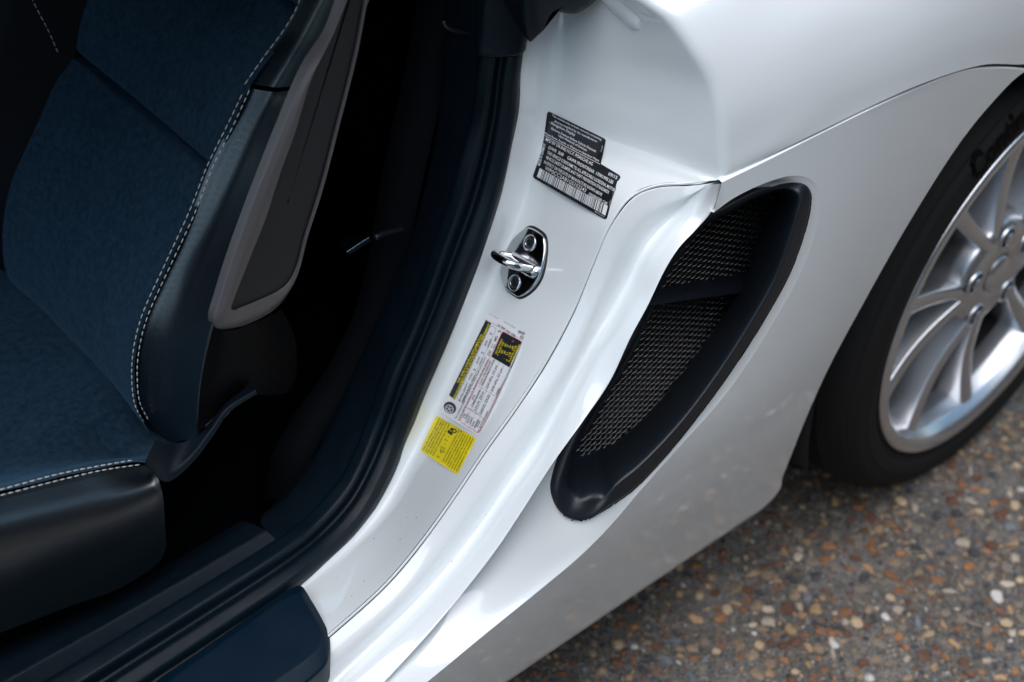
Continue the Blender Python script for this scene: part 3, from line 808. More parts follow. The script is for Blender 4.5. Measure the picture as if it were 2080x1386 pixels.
# soft top
rows = []
for x in np.linspace(-1.56, -.30, 10):
    zc = 1.245 - .55 * max(0, x + .95) ** 2 - .10 * max(0, -x - 1.3)
    rows.append(cr(np.array([(x, -.635, zc - .12), (x, -.54, zc - .05), (x, -.3, zc), (x, 0, zc + .02), (x, .3, zc), (x, .52, zc - .05), (x, .60, zc - .12)]), 4))
under_car(sheet('soft_top', np.array(rows), M_carpet, thick=.02, orient=False))['label'] = 'black cloth top over the cabin'

# ------------------------------------------------------------------ small things on the jamb
# long pressed bead near the top of the jamb
rows = []
for t in np.linspace(0, 1, 22):
    u, v = 1205 + 96 * t, -30 + 88 * t
    wdt = 15 * math.sqrt(max(0, 1 - max(0, (t - .86) / .14) ** 2))
    h = .0040 * math.sqrt(max(0, 1 - max(0, (t - .84) / .16) ** 2))
    row = []
    for s in np.linspace(-1, 1, 11):
        r = cast(jamb_bvh, u + .58 * wdt * s, v - .66 * wdt * s, .0001)
        row.append(r[0] + r[1] * h * max(0, 1 - abs(s) ** 2.2))
    rows.append(row)
under_car(sheet('pressed_bead', np.array(rows), M_paint))

# striker
striker = part('door_striker', 'polished steel door striker with two screws and a black gasket')
OUT = [(1075, 458), (1097, 467), (1109, 479), (1113, 499), (1110, 531), (1100, 567), (1081, 593), (1055, 608), (1044, 603), (1027, 590), (1019, 571), (1016.5, 553), (1021, 531), (1027, 512), (1041, 486), (1060, 467.5)]
hc, hn = cast(jamb_bvh, 1065, 533)
hn = hn / np.linalg.norm(hn)
def plane_pt(u, v, off=0.0):
    d = fw + rt * (u - PW / 2) / FPX - up * (v - PH / 2) / FPX
    return CAM + d * (((hc + hn * off - CAM) @ hn) / (d @ hn))
def plate(name, outline, off0, off1, mt, inset=.0012, scale=1.0, par=striker):
    o = cr(np.array([plane_pt(a, b, off1) for a, b in outline]), 5, closed=True); cen = o.mean(0)
    o = cen + (o - cen) * scale
    dep = off1 - off0
    i1 = cen + (o - cen) * (1 - inset * 30)
    rows = np.stack([o - hn * dep, o - hn * inset, i1 * .35 + o * .65 - hn * inset * .3, i1, cen + (o - cen) * .5, cen + (o - cen) * .01], 1)
    return under_car(sheet(name, rows, mt, None, closed=True), par)
plate('gasket', OUT, -.006, .0022, M_black)
ins = [(a + (1065 - a) * .055 - 4.0, b + (533 - b) * .055 - .5) for a, b in OUT]
plate('base_plate', ins, .0, .0050, M_chrome, inset=.0016)
yv = np.array([0, -1.0, 0]) - hn * (np.array([0, -1.0, 0]) @ hn); yv /= np.linalg.norm(yv)      # outward direction in the plate
vv = np.cross(hn, yv)
b0, b1 = plane_pt(1026, 519, .006), plane_pt(1092, 557, .006)
rows = []
for t in np.linspace(0, 1, 16):
    q = b0 + (b1 - b0) * t
    e = math.sqrt(max(0, 1 - (2 * t - 1) ** 8))
    rows.append([q + vv * (.0085 * e) * math.cos(a) + hn * (.006 * e * math.sin(a) - .0015) for a in np.linspace(-.3, math.pi + .3, 14)])
under_car(sheet('bridge', np.array(rows), M_chrome), striker)
ra, rb = plane_pt(1040, 521, .004), plane_pt(1083, 547, .004)
LN = .034
side_ = (rb - ra) / np.linalg.norm(rb - ra)
cor = .011
loop = [ra, ra + hn * LN * .5, ra + hn * (LN - cor), ra + hn * LN + side_ * cor * .45 - hn * cor * .3, ra + hn * LN + side_ * cor * 1.1, rb + hn * LN - side_ * cor * 1.1, rb + hn * LN - side_ * cor * .45 - hn * cor * .3, rb + hn * (LN - cor), rb + hn * LN * .5, rb]
v, f = tube(cr(np.array(loop), 6), .0049, 14); under_car(mesh_obj('loop', v, f, M_chrome, orient=False), striker)
def disc_rows(c, prof, n=28):
    return np.array([[c + hn * h + (math.cos(2 * math.pi * k / n) * yv + math.sin(2 * math.pi * k / n) * vv) * r for r, h in prof] for k in range(n)])
for (u, v) in ((1076, 494), (1045, 575)):
    c = plane_pt(u, v, .005)
    s = under_car(sheet('screw', disc_rows(c, [(.0092, -.001), (.0092, .0006), (.0086, .0011), (.0050, .0018), (.0046, .0016), (.0042, -.002), (.0001, -.0022)]), M_screw, None, closed=True), striker)
    # star recess
    star = np.array([[c + hn * h + (math.cos(2 * math.pi * k / 48) * yv + math.sin(2 * math.pi * k / 48) * vv) * (r * (1 + .14 * math.cos(6 * 2 * math.pi * k / 48))) for r, h in [(.0037, .0018), (.0036, -.001), (.0001, -.001)]] for k in range(48)])
    under_car(sheet('screw_recess', star, M_dark, None, closed=True, smooth=False), striker)

# ------------------------------------------------------------------ printed labels, laid on the jamb surface
def decal(name, outline, off, mt, parent, stp=9.0):
    o2 = np.array(outline, float)
    pts = [Vector(q) for q in o2]; ed = [(i, (i + 1) % len(pts)) for i in range(len(pts))]
    g = np.array([(x, y) for x in np.arange(o2[:, 0].min(), o2[:, 0].max(), stp) for y in np.arange(o2[:, 1].min(), o2[:, 1].max(), stp)])
    if len(g):
        g = g[inside_many(g, o2)]
        pts += [Vector(q) for q in g if np.min(np.hypot(*(o2 - q).T)) > stp * .4]
    v2, _, f2, *_ = delaunay_2d_cdt(pts, ed, [], 1, 1e-4)
    fc = np.array([np.mean([v2[i] for i in f], axis=0) for f in f2]); ok = inside_many(fc, o2)
    v3 = []
    for q in v2:
        r = cast(jamb_bvh, q.x, q.y, off); v3.append(r[0] if r else np.zeros(3))
    o = mesh_obj(name, v3, [f for f, k in zip(f2, ok) if k], mt)
    return under_car(o, parent)
def quadmap(q):
    q = np.array(q, float)                         # TL, TR, BR, BL
    return lambda a, b: (1 - a) * (1 - b) * q[0] + a * (1 - b) * q[1] + a * b * q[2] + (1 - a) * b * q[3]
def rquad(q, r, n=4):
    """Quad with rounded corners, r in pixels."""
    q = [np.array(p, float) for p in q]; out = []
    for i in range(4):
        a, b, c = q[i - 1], q[i], q[(i + 1) % 4]
        e1 = b + (a - b) / np.linalg.norm(a - b) * r; e2 = b + (c - b) / np.linalg.norm(c - b) * r
        for k in range(n + 1):
            s = k / n; out.append(tuple((1 - s)**2 * e1 + 2 * s * (1 - s) * b + s * s * e2))
    return out
_tc = {}
def glyphs(text, bold=0.0):
    key = (text, bold)
    if key in _tc: return _tc[key]
    cu = bpy.data.curves.new('txt', 'FONT'); cu.body = text; cu.size = 1; cu.resolution_u = 2; cu.fill_mode = 'FRONT'; cu.offset = bold
    ob = bpy.data.objects.new('txt', cu); COL.objects.link(ob)
    dg = bpy.context.evaluated_depsgraph_get(); me = ob.evaluated_get(dg).to_mesh()
    v = np.array([p.co[:2] for p in me.vertices]); f = [tuple(p.vertices) for p in me.polygons]
    ob.evaluated_get(dg).to_mesh_clear(); bpy.data.objects.remove(ob); bpy.data.curves.remove(cu)
    _tc[key] = (v, f); return v, f
class Print:
    """Flat print collected into one mesh, laid on the jamb."""
    def __init__(s, off, z=None): s.mb = MB(); s.off = off; s.map = z or (lambda u, v: (u, v))
    def put(s, v2, f):
        out = []
        for q in v2:
            r = cast(jamb_bvh, q[0], q[1], s.off); out.append(r[0] if r else np.zeros(3))
        s.mb.add((out, f))
    def text(s, t, p0, p1, h, bold=.012, upv=None):
        v, f = glyphs(t, bold); p0, p1 = np.array(s.map(*p0)), np.array(s.map(*p1))
        d = p1 - p0; x0, x1 = v[:, 0].min(), v[:, 0].max()
        if upv is None:
            upv = np.array([d[1], -d[0]]) / np.linalg.norm(d)
        upv = np.array(upv)
        q = [p0 + d * ((a - x0) / (x1 - x0)) + upv * (h * b / .7) for a, b in v]
        s.put(q, f)
    def quad(s, q): s.put([s.map(*p) for p in q], [(0, 1, 2, 3)])
    def line(s, p0, p1, w):
        p0, p1 = np.array(s.map(*p0)), np.array(s.map(*p1)); d = p1 - p0; n = np.array([-d[1], d[0]]) / np.linalg.norm(d) * w / 2
        k = max(2, int(np.linalg.norm(d) / 12))
        pts = [];
        for i in range(k + 1):
            c = p0 + d * i / k; pts += [c + n, c - n]
        s.put(pts, [(2 * i, 2 * i + 1, 2 * i + 3, 2 * i + 2) for i in range(k)])
    def disc(s, c, rx, d1, d2, n=20, r0=0.0):
        c = np.array(s.map(*c)); d1, d2 = np.array(d1, float), np.array(d2, float)
        o = [c + d1 * math.cos(2 * math.pi * k / n) + d2 * math.sin(2 * math.pi * k / n) for k in range(n)]
        if r0 == 0: s.put(o, [tuple(range(n))])
        else:
            i = [c + (q - c) * r0 for q in o]
            s.put(o + i, [(k, (k + 1) % n, n + (k + 1) % n, n + k) for k in range(n)])
    def build(s, name, mt, parent):
        o = s.mb.build(name, mt, None, smooth=False, orient=True); o['kind'] = 'stuff'; return under_car(o, parent)

# black certification label
cert = part('certification_label', 'black label with white lettering and a barcode on the jamb')
Zb = lambda u, v: (1060 + u / 5.546, 210 + v / 5.546)
L1 = [(305, 92), (930, 396), (946, 415), (890, 684), (1100, 812), (1112, 835), (962, 1295), (938, 1310), (140, 846), (124, 822), (215, 560), (250, 380), (285, 110)]
decal('backing', [Zb(*q) for q in L1], .0003, M_label_black, cert, 8)
pr = Print(.0005, Zb)
Uv = np.array([.36, -1.0]); Uv = Uv / np.linalg.norm(Uv)
def bt(t, p0, p1, h, bold=.012): pr.text(t, p0, p1, h, bold, upv=Uv)
bt('This vehicle may include mercury-containing', (336, 142), (895, 420), 4.2)
bt('devices installed by the manufacturer:', (366, 208), (850, 445), 4.2)
bt('- Navigation Display', (306, 222), (598, 372), 5.6)
bt('Remove Devices Before Vehicle Disposal.', (330, 292), (835, 555), 4.6)
bt('Upon Removal of Devices:', (412, 372), (733, 545), 4.6)
bt('Please Reuse, Recycle, or Dispose as Hazardous Waste', (258, 345), (868, 662), 4.0)
pr.line((258, 362), (882, 690), .9)
bt('MFD BY DR.ING H.C.F. PORSCHE AG', (265, 418), (795, 706), 6.4)
bt('09/15', (972, 812), (1070, 862), 6.4)
bt('GVWR  3638', (297, 512), (465, 600), 6.4)
bt('GAWR FRONT/REAR  1709/1995 LBS', (510, 628), (1025, 915), 6.6)
bt('THIS VEHICLE CONFORMS TO ALL APPLICABLE U.S.FEDERAL MOTOR', (285, 568), (1045, 1000), 6.2)
bt('VEHICLE SAFETY,BUMPER AND THEFT PREVENTION STANDARDS', (268, 620), (978, 1024), 6.2)
bt('IN EFFECT ON THE DATE OF MANUFACTURE SHOWN ABOVE', (250, 675), (902, 1050), 6.2)
bt('WP0CC2A81GS152243', (260, 745), (720, 1008), 7.6, .004)
bt('PASSENGER CAR', (755, 1036), (962, 1152), 6.0)
pr.text('MADE IN GERMANY', (208, 706), (272, 458), 5.6, upv=np.array([-.93, -.36]))
pr.text('981.701.102', (893, 592), (915, 480), 2.2, upv=np.array([-.93, -.36]))
bt('WKD 7.11.0. PV 16', (820, 1222), (930, 1288), 1.8)
qb = quadmap([(206, 730), (972, 1160), (944, 1268), (172, 826)])
pos = 0.0
rb_ = random.Random(3)
pr.quad([qb(0, 0), qb(.045, 0), qb(.045, 1), qb(0, 1)]); pos = .052
while pos < .93:
    wd = rb_.choice([.006, .006, .010, .014]); pr.quad([qb(pos, 0), qb(pos + wd, 0), qb(pos + wd, 1), qb(pos, 1)]); pos += wd + rb_.choice([.005, .005, .009, .013])
pr.quad([qb(.945, 0), qb(1, 0), qb(1, 1), qb(.945, 1)])
pr.build('white_print', M_print_white, cert)

# tyre pressure placard and yellow sticker
Zp = lambda u, v: (840 + u / 3.85, 620 + v / 3.85)
plac = part('tyre_pressure_placard', 'white tyre pressure placard with black, yellow and red print')
decal('backing', rquad([Zp(585, 52), Zp(886, 213), Zp(512, 1022), Zp(214, 838)], 4), .0003, M_label_white, plac, 9)
pb = Print(.00045, Zp); UP = np.array([-.88, -.47])
def dt(t, p0, p1, h, bold=.012): pb.text(t, p0, p1, h, bold, upv=UP)
# dark areas
pb.quad([(566, 118), (609, 143), (580, 205), (536, 180)])
for a in np.linspace(0, 1, 9)[:-1]:
    A0 = np.array((566, 118)); A1 = np.array((279, 706)); B0 = np.array((609, 143)); B1 = np.array((325, 741)); b = a + .125
    pb.quad([tuple(A0 + (A1 - A0) * a), tuple(B0 + (B1 - B0) * a), tuple(B0 + (B1 - B0) * b), tuple(A0 + (A1 - A0) * b)])
for a in np.linspace(0, 1, 5)[:-1]:
    A0 = np.array((699, 207)); A1 = np.array((610, 405)); B0 = np.array((850, 289)); B1 = np.array((765, 496)); b = a + .25
    pb.quad([tuple(A0 + (A1 - A0) * a), tuple(B0 + (B1 - B0) * a), tuple(B0 + (B1 - B0) * b), tuple(A0 + (A1 - A0) * b)])
pb.disc((287, 803), 0, (11.5, 6.6), (5.2, -10.2), 26)
dt('SEATING CAPACITY', (366, 757), (432, 610), 4.0); dt('TOTAL', (443, 590), (468, 535), 4.0); dt('2', (483, 520), (491, 502), 5.0)
dt('FRONT', (503, 462), (527, 405), 4.0); dt('2', (546, 388), (553, 370), 5.0); dt('REAR', (566, 322), (585, 280), 4.0); dt('0', (611, 238), (619, 222), 5.0)
dt('NOMBRE DE PLACES', (388, 770), (455, 622), 4.0); dt('TOTAL', (466, 604), (490, 550), 4.0); dt('AVANT', (525, 474), (549, 420), 4.0); dt('ARRIERE', (588, 336), (616, 272), 4.0)
dt('The combined weight of occupants and cargo should never exceed', (334, 896), (570, 412), 3.6)
dt('Le poids total des occupants et du chargement ne doit jamais dépasser', (356, 908), (592, 424), 3.4)
dt('220', (593, 402), (612, 362), 5.4); dt('kg or', (613, 335), (625, 305), 3.2); dt('kg ou', (630, 338), (642, 310), 3.2); dt('485', (645, 290), (664, 248), 5.4); dt('lbs', (668, 215), (678, 195), 3.2); dt('lb', (684, 218), (692, 200), 3.2)
dt('COLD TIRE PRESSURE', (527, 625), (612, 440), 3.8); dt('PRESSION PNEUS A FROID', (545, 632), (640, 430), 3.8)
dt('SIZE', (468, 742), (484, 706), 4.0); dt('DIMENSIONS', (467, 795), (530, 668), 4.2)
dt('TIRE', (396, 888), (412, 852), 3.8); dt('PNEU', (415, 895), (434, 852), 3.8)
dt('FRONT', (428, 925), (452, 872), 3.8); dt('AVANT', (446, 934), (470, 880), 3.8)
dt('235/35 ZR20', (489, 832), (556, 682), 4.8); dt('230 kPa, 33 psi', (580, 657), (660, 476), 4.8)
dt('REAR', (465, 955), (484, 912), 3.8); dt('ARRIERE', (484, 966), (515, 900), 3.8)
dt('265/35 ZR20', (530, 858), (600, 706), 4.8); dt('230 kPa, 33 psi', (620, 680), (700, 500), 4.8)
dt('SPARE', (505, 960), (528, 910), 3.6); dt('DE SECOURS', (512, 1002), (562, 888), 3.8); dt('none', (566, 884), (588, 836), 4.8); dt('none', (654, 705), (676, 655), 4.8)
pb.text('981.701.286.41', (803, 236), (664, 146), 4.8, upv=np.array([.43, -.90]) * -1)
pb.text('Printed in Germany', (662, 103), (590, 62), 1.8, upv=np.array([-.43, .90]))
pb.text('Dr.Ing.h.c.F. Porsche AG', (800, 180), (712, 128), 1.8, upv=np.array([-.43, .90]))
for c in ((833, 212), (860, 222), (848, 252)): pb.disc(c, 0, (3.4, 2.0), (1.6, -3.0), 16, .72); pb.disc(c, 0, (1.8, .8), (.5, -1.0), 10)
for a, b in (((562, 112), (700, 190)), ((500, 650), (770, 0))):
    pass
pb.line((560, 112), (850, 272), .5)
# rounded frame round the seating row, table lines
rr_ = rquad([(607, 157), (652, 182), (385, 762), (338, 733)], 22)
for i in range(len(rr_)): pb.line(rr_[i], rr_[(i + 1) % len(rr_)], .55)
pb.line((430, 805), (518, 858), .5); pb.line((455, 700), (455.1, 700.2), .3)
for a, b in (((402, 930), (640, 420)), ((438, 955), (678, 440)), ((474, 980), (715, 462))): pb.line(a, b, .45)
for a, b in (((414, 800), (566, 895)), ((506, 632), (656, 722))): pb.line(a, b, .45)
pb.build('dark_print', M_print_dark, plac)
py = Print(.0006, Zp)
py.text('TIRE AND LOADING INFORMATION', (357, 615), (543, 236), 4.6, .012, UP); py.text('RENSEIGNEMENTS SUR LES PNEUS ET LE CHARGEMENT', (326, 734), (602, 152), 4.2, .012, UP)
for i, t in enumerate(['SEE OWNER\'S', 'MANUAL FOR', 'ADDITIONAL', 'INFORMATION', 'VOIR LE MANUEL', 'DE L\'USAGER', 'POUR PLUS DE', 'RENSEIGNEMENTS']):
    b0 = np.array((640, 388)) + np.array((142, 84)) * ((i + .35) / 8); L_ = len(t) / 14.0
    dd = np.array((72, -160)) * L_ * .92
    py.text(t, tuple(b0 + np.array((3, -6))), tuple(b0 + np.array((3, -6)) + dd), 3.5, .012, UP)
py.build('yellow_print', M_label_yellow, plac)
pw = Print(.0006, Zp)
pw.disc((284, 812), 0, (8.4, 3.4), (2.6, -7.4), 24, .80)
for k in range(5):
    a = k * 2 * math.pi / 5; pw.line((284, 812), (284 + 24 * math.cos(a) , 812 + 24 * math.sin(a)), 1.3)
pw.build('white_print', M_print_white, plac)
pd = Print(.0006, Zp)
q = rquad([(700, 204), (853, 288), (514, 1006), (361, 910)], 22)
for i in range(len(q)): pd.line(q[i], q[(i + 1) % len(q)], .9)
pd.build('red_print', M_print_red, plac)

yel = part('yellow_sticker', 'yellow sticker with black print on the jamb')
decal('backing', rquad([Zp(180, 862), Zp(493, 1043), Zp(344, 1328), Zp(52, 1136)], 5), .0003, M_label_yellow, yel, 9)
pb = Print(.00045, Zp)
for t, a, b in [('Use the inflation pressure', (82, 1137), (214, 886)), ('on the label to the right.', (101, 1147), (232, 898)), ('For better driving comfort', (118, 1159), (248, 908)), ('the tire pressures in the', (137, 1168), (266, 920)), ('owner\'s manual may be used', (156, 1182), (288, 930)),
                ('Les pressions indiquées sur', (232, 1228), (364, 980)), ('l\'étiquette à droite sont à', (251, 1241), (383, 988)), ('respecter impérativement.', (269, 1256), (398, 1004)), ('Pour un confort amélioré,', (287, 1268), (415, 1016)), ('une réduction de pression', (304, 1281), (434, 1024)), ('conformément au manuel', (323, 1292), (452, 1038)), ('d\'utilisation est possible', (343, 1304), (471, 1048))]:
    pb.text(t, a, b, 3.0, .02, UP)
pb.text('?  -', (205, 1198), (226, 1155), 6.5, .02, UP); pb.text('-  ?  -', (252, 1098), (287, 1030), 6.5, .02, UP)
bk_ = quadmap([(212, 1138), (252, 1160), (242, 1098), (206, 1112)])
for c in ([(210, 1143), (220, 1105), (229, 1111), (219, 1148)], [(231, 1152), (240, 1114), (249, 1118), (241, 1157)]):
    for i in range(4): pb.line(c[i], c[(i + 1) % 4], .8)
pb.line((212, 1140), (222, 1146), 1.6); pb.line((220, 1148), (231, 1152), 1.4)
pb.disc((322, 985), 0, (4.6, 2.4), (2.0, -4.2), 18, .5); pb.quad([(265, 995), (300, 1022), (312, 1000), (276, 975)]); pb.quad([(285, 975), (308, 990), (318, 968), (296, 958)])
pb.build('dark_print', M_print_dark, yel)

# ------------------------------------------------------------------ rear wheel
HZ = .335
wheel = part('rear_wheel', 'silver ten-spoke alloy wheel with a black low-profile tyre')
def lathe(prof, n=128, a0=0, a1=2 * math.pi, zc=HZ):
    """Surface of revolution about the axle; prof is a list of (radius, outward distance from the car's middle)."""
    full = abs(a1 - a0 - 2 * math.pi) < 1e-6
    angs = np.linspace(a0, a1, n, endpoint=not full)
    return np.array([[(r * math.cos(a), -w, zc + r * math.sin(a)) for r, w in prof] for a in angs]), full
def lathe_obj(name, prof, mt, parent, n=128, rad=None, **kw):
    if rad is not None:
        p3 = rounded(np.array([(r, w, 0) for r, w in prof]), rad, 2, 5); prof = [(q[0], q[1]) for q in p3]
    g, full = lathe(prof, n, **kw)
    v, f = grid(g, full)
    return under_car(mesh_obj(name, v, f, mt, orient=False), parent)
lathe_obj('tyre', [(.262, .872), (.272, .8785), (.286, .887), (.300, .8885), (.318, .884), (.331, .871), (.338, .858), (.342, .848), (.3435, .8455), (.3435, .8435), (.346, .842), (.3465, .815), (.3395, .814), (.3395, .806), (.3465, .805), (.3468, .765), (.339, .764), (.339, .754), (.3468, .753), (.3465, .70), (.340, .699), (.340, .69), (.346, .689), (.344, .645), (.335, .62), (.27, .60)],
          M_tyre, wheel, 160, .002)
# sidewall ribs
for rr in (.2805, .326):
    wv = .8847 if rr < .3 else .8765
    lathe_obj('sidewall_rib', [(rr - .0018, wv - .001), (rr, wv + .0006), (rr + .0018, wv - .001)], M_tyre, wheel, 140)
lathe_obj('rim', [(.262, .865), (.2705, .874), (.2715, .881), (.2680, .8855), (.2560, .8850), (.2500, .8800), (.2420, .8660), (.2370, .846), (.2350, .825)], M_alloy, wheel, 160, .003)
lathe_obj('barrel', [(.2350, .825), (.2330, .80), (.2300, .70), (.2280, .62)], M_barrel, wheel, 120)
lathe_obj('hub', [(.026, .84), (.027, .864), (.033, .868), (.058, .8685), (.072, .866), (.080, .858), (.084, .84), (.086, .81)], M_alloy, wheel, 120, .004)
lathe_obj('centre_cap', [(.0001, .8735), (.015, .873), (.024, .8705), (.0265, .866)], M_alloy, wheel, 48)
lathe_obj('brake_disc', [(.095, .792), (.100, .799), (.162, .799), (.165, .795), (.165, .770)], M_disc, wheel, 120)
lathe_obj('disc_bell', [(.02, .815), (.088, .815), (.096, .808), (.097, .79)], M_rust, wheel, 80)
def polar(r, a, w): return np.array([r * math.cos(a), -w, HZ + r * math.sin(a)])
A0 = 166.0
for k in range(10):
    tip = math.radians(A0 + 36 * k); root = math.radians(A0 + 36 * k + (10 if k % 2 == 0 else -10))
    rows = []
    for t in np.linspace(0, 1, 14):
        q0 = np.array([math.cos(root), math.sin(root)]) * .070; q1 = np.array([math.cos(tip), math.sin(tip)]) * .252; qq = q0 + (q1 - q0) * t
        r = math.hypot(*qq); a = math.atan2(qq[1], qq[0])
        w = .866 + .004 * t - .010 * math.sin(math.pi * t)
        hw = (.0085 + .0060 * t); bw = hw + .0045; dp = .050 - .008 * t
        sd_ = (q1 - q0) / np.linalg.norm(q1 - q0); tang = np.array([-sd_[1], 0, sd_[0]]); c = polar(r, a, w); ins = np.array([0, 1.0, 0])
        rows.append(rounded([c - tang * bw + ins * dp, c - tang * hw + ins * .003, c - tang * hw * .5, c + tang * hw * .5, c + tang * hw + ins * .003, c + tang * bw + ins * dp], [.002, .002, .002, .002], 3, 4))
    under_car(sheet('spoke', np.array(rows), M_alloy, None, orient=False), wheel)
for k in range(5):
    a = math.radians(164 + 72 * k)
    c = polar(.062, a, .873)
    ring = lambda r, w, n=22: [(c[0] + r * math.cos(2 * math.pi * i / n), -w, c[2] + r * math.sin(2 * math.pi * i / n)) for i in range(n)]
    g = np.array([ring(.0178, .8670), ring(.0172, .8705), ring(.0160, .8712), ring(.0145, .8704), ring(.0138, .8684)]).transpose(1, 0, 2)
    under_car(sheet('bolt_collar', g, M_alloy, None, closed=True), wheel)
    g = np.array([ring(.0142, .8692), ring(.0001, .8692)]).transpose(1, 0, 2)  # flat dark disc, standing in for the shade of a bolt hole
    under_car(sheet('bolt_hole_shade', g, M_dark, None, closed=True), wheel)
    g = np.array([ring(.0092, .860, 6), ring(.0092, .8712, 6), ring(.0078, .8730, 6), ring(.0001, .8733, 6)]).transpose(1, 0, 2)
    under_car(sheet('wheel_bolt', g, M_screw, None, closed=True, smooth=False), wheel)
# raised lettering on the sidewall
mb = MB()
def arc_text(t, a_start, height, r0, bold, shear=.2, depth=.0009, w=.8875):
    v, f = glyphs(t, bold); x0 = v[:, 0].min(); sc = height / .7
    out = []
    for x, y in v:
        r = r0 + y * sc; a = a_start - ((x - x0) + shear * y) * sc / (r0 + height / 2)
        wv = np.interp(r, [.272, .286, .300, .318, .331], [.8785, .887, .8885, .884, .871]) + depth
        out.append(polar(r, a, wv))
    n = len(v); low = [p + np.array([0, depth * 1.6, 0]) for p in out]
    return out, f
arc_l = arc_text('Continental', math.radians(125), .026, .3010, .03, depth=.0026)
mb.add(arc_l)
lt = mb.build('sidewall_lettering', M_tyretext, None, smooth=False, orient=True); under_car(lt, wheel); lt['kind'] = 'stuff'
# dark wheel house
well = part('wheel_house')
g, full = lathe([(.395, .868), (.405, .80), (.41, .50)], 60, math.radians(-8), math.radians(196))
under_car(sheet('arch_liner', g, M_dark, orient=False), well)
g, full = lathe([(.01, .52), (.42, .52)], 60)
under_car(sheet('inner_wall', g, M_dark, None, closed=True, orient=False), well)
boxes('front_wall', [(-.425, -.64, .34, .02, .30, .24)], M_dark, well, bevel=.004)
boxes('underbody', [(-.9, -.10, .165, 2.4, 1.36, .03)], M_dark, bevel=.004)
# inner body behind the outer panels, keeps light out of the hollow body
boxes('inner_body', [(-.70, -.60, .23, .44, .14, .10)], M_dark, bevel=.004)

# ------------------------------------------------------------------ ground
gm = bpy.data.materials.new('worn_asphalt'); gm.use_nodes = True
nt = gm.node_tree; N = nt.nodes; L = nt.links; bsdf = N['Principled BSDF']; tc = N.new('ShaderNodeTexCoord')
def gnoise(scale, detail=4, rough_=.6):
    n = N.new('ShaderNodeTexNoise'); n.inputs['Scale'].default_value = scale; n.inputs['Detail'].default_value = detail; n.inputs['Roughness'].default_value = rough_
    L.new(tc.outputs['Object'], n.inputs['Vector']); return n
def ramp(src, stops):
    r = N.new('ShaderNodeValToRGB'); cr_ = r.color_ramp
    while len(cr_.elements) < len(stops): cr_.elements.new(.5)
    for e, (p, c) in zip(cr_.elements, stops): e.position = p; e.color = (*c, 1)
    L.new(src, r.inputs[0]); return r
base = ramp(gnoise(7, 5).outputs['Fac'], [(.32, (.052, .051, .050)), (.5, (.10, .096, .091)), (.68, (.21, .203, .193))])
fine = N.new('ShaderNodeTexVoronoi'); fine.inputs['Scale'].default_value = 260; L.new(tc.outputs['Object'], fine.inputs['Vector'])
fcol = ramp(fine.outputs['Color'], [(0, (.025, .025, .028)), (.3, (.08, .077, .072)), (.55, (.19, .18, .17)), (.75, (.22, .17, .12)), (.92, (.48, .46, .43))])
mx = N.new('ShaderNodeMix'); mx.data_type = 'RGBA'; mx.inputs[0].default_value = .5
L.new(base.outputs[0], mx.inputs[6]); L.new(fcol.outputs[0], mx.inputs[7]); L.new(mx.outputs[2], bsdf.inputs['Base Color'])
bsdf.inputs['Roughness'].default_value = .8
bp1 = N.new('ShaderNodeBump'); bp1.inputs['Strength'].default_value = .9; bp1.inputs['Distance'].default_value = .004; L.new(fine.outputs['Distance'], bp1.inputs['Height'])
bp2 = N.new('ShaderNodeBump'); bp2.inputs['Strength'].default_value = .6; bp2.inputs['Distance'].default_value = .004; L.new(gnoise(60, 4).outputs['Fac'], bp2.inputs['Height']); L.new(bp1.outputs[0], bp2.inputs['Normal'])
L.new(bp2.outputs[0], bsdf.inputs['Normal'])
GS = 60.0
ground = mesh_obj('ground', [(-GS, -GS, 0), (GS, -GS, 0), (GS, GS, 0), (-GS, GS, 0)], [(0, 1, 2, 3)], gm, smooth=False, orient=False)
ground['kind'] = 'structure'; ground['label'] = 'worn asphalt full of orange and cream pebbles'

sm = bpy.data.materials.new('pebble'); sm.use_nodes = True
N = sm.node_tree.nodes; L = sm.node_tree.links; bsdf = N['Principled BSDF']
at_ = N.new('ShaderNodeAttribute'); at_.attribute_name = 'stone_colour'
tc = N.new('ShaderNodeTexCoord'); nn_ = N.new('ShaderNodeTexNoise'); nn_.inputs['Scale'].default_value = 180; nn_.inputs['Detail'].default_value = 4
L.new(tc.outputs['Object'], nn_.inputs['Vector'])
rp = N.new('ShaderNodeMapRange'); rp.inputs['From Min'].default_value = .3; rp.inputs['From Max'].default_value = .7; rp.inputs['To Min'].default_value = .62; rp.inputs['To Max'].default_value = 1.12
L.new(nn_.outputs['Fac'], rp.inputs['Value'])
mxs = N.new('ShaderNodeMix'); mxs.data_type = 'RGBA'; mxs.blend_type = 'MULTIPLY'; mxs.inputs[0].default_value = 1.0
L.new(at_.outputs['Color'], mxs.inputs[6]); L.new(rp.outputs[0], mxs.inputs[7]); L.new(mxs.outputs[2], bsdf.inputs['Base Color'])
bsdf.inputs['Roughness'].default_value = .62
PAL = [((.33, .155, .062), 4), ((.24, .105, .042), 4), ((.42, .27, .14), 5), ((.48, .36, .22), 4), ((.50, .42, .32), 3), ((.56, .54, .50), 1.0), ((.16, .075, .045), 5), ((.05, .05, .052), 3), ((.16, .18, .20), 3), ((.20, .165, .13), 6), ((.27, .20, .13), 5)]
PW_ = np.array([p[1] for p in PAL]); PW_ = PW_ / PW_.sum()
def ico(sub):
    bm = bmesh.new(); bmesh.ops.create_icosphere(bm, subdivisions=sub, radius=1.0)
    v = np.array([q.co[:] for q in bm.verts]); f = np.array([[q.index for q in fc.verts] for fc in bm.faces]); bm.free(); return v, f
IV1, IF1 = ico(1); IV2, IF2 = ico(2)
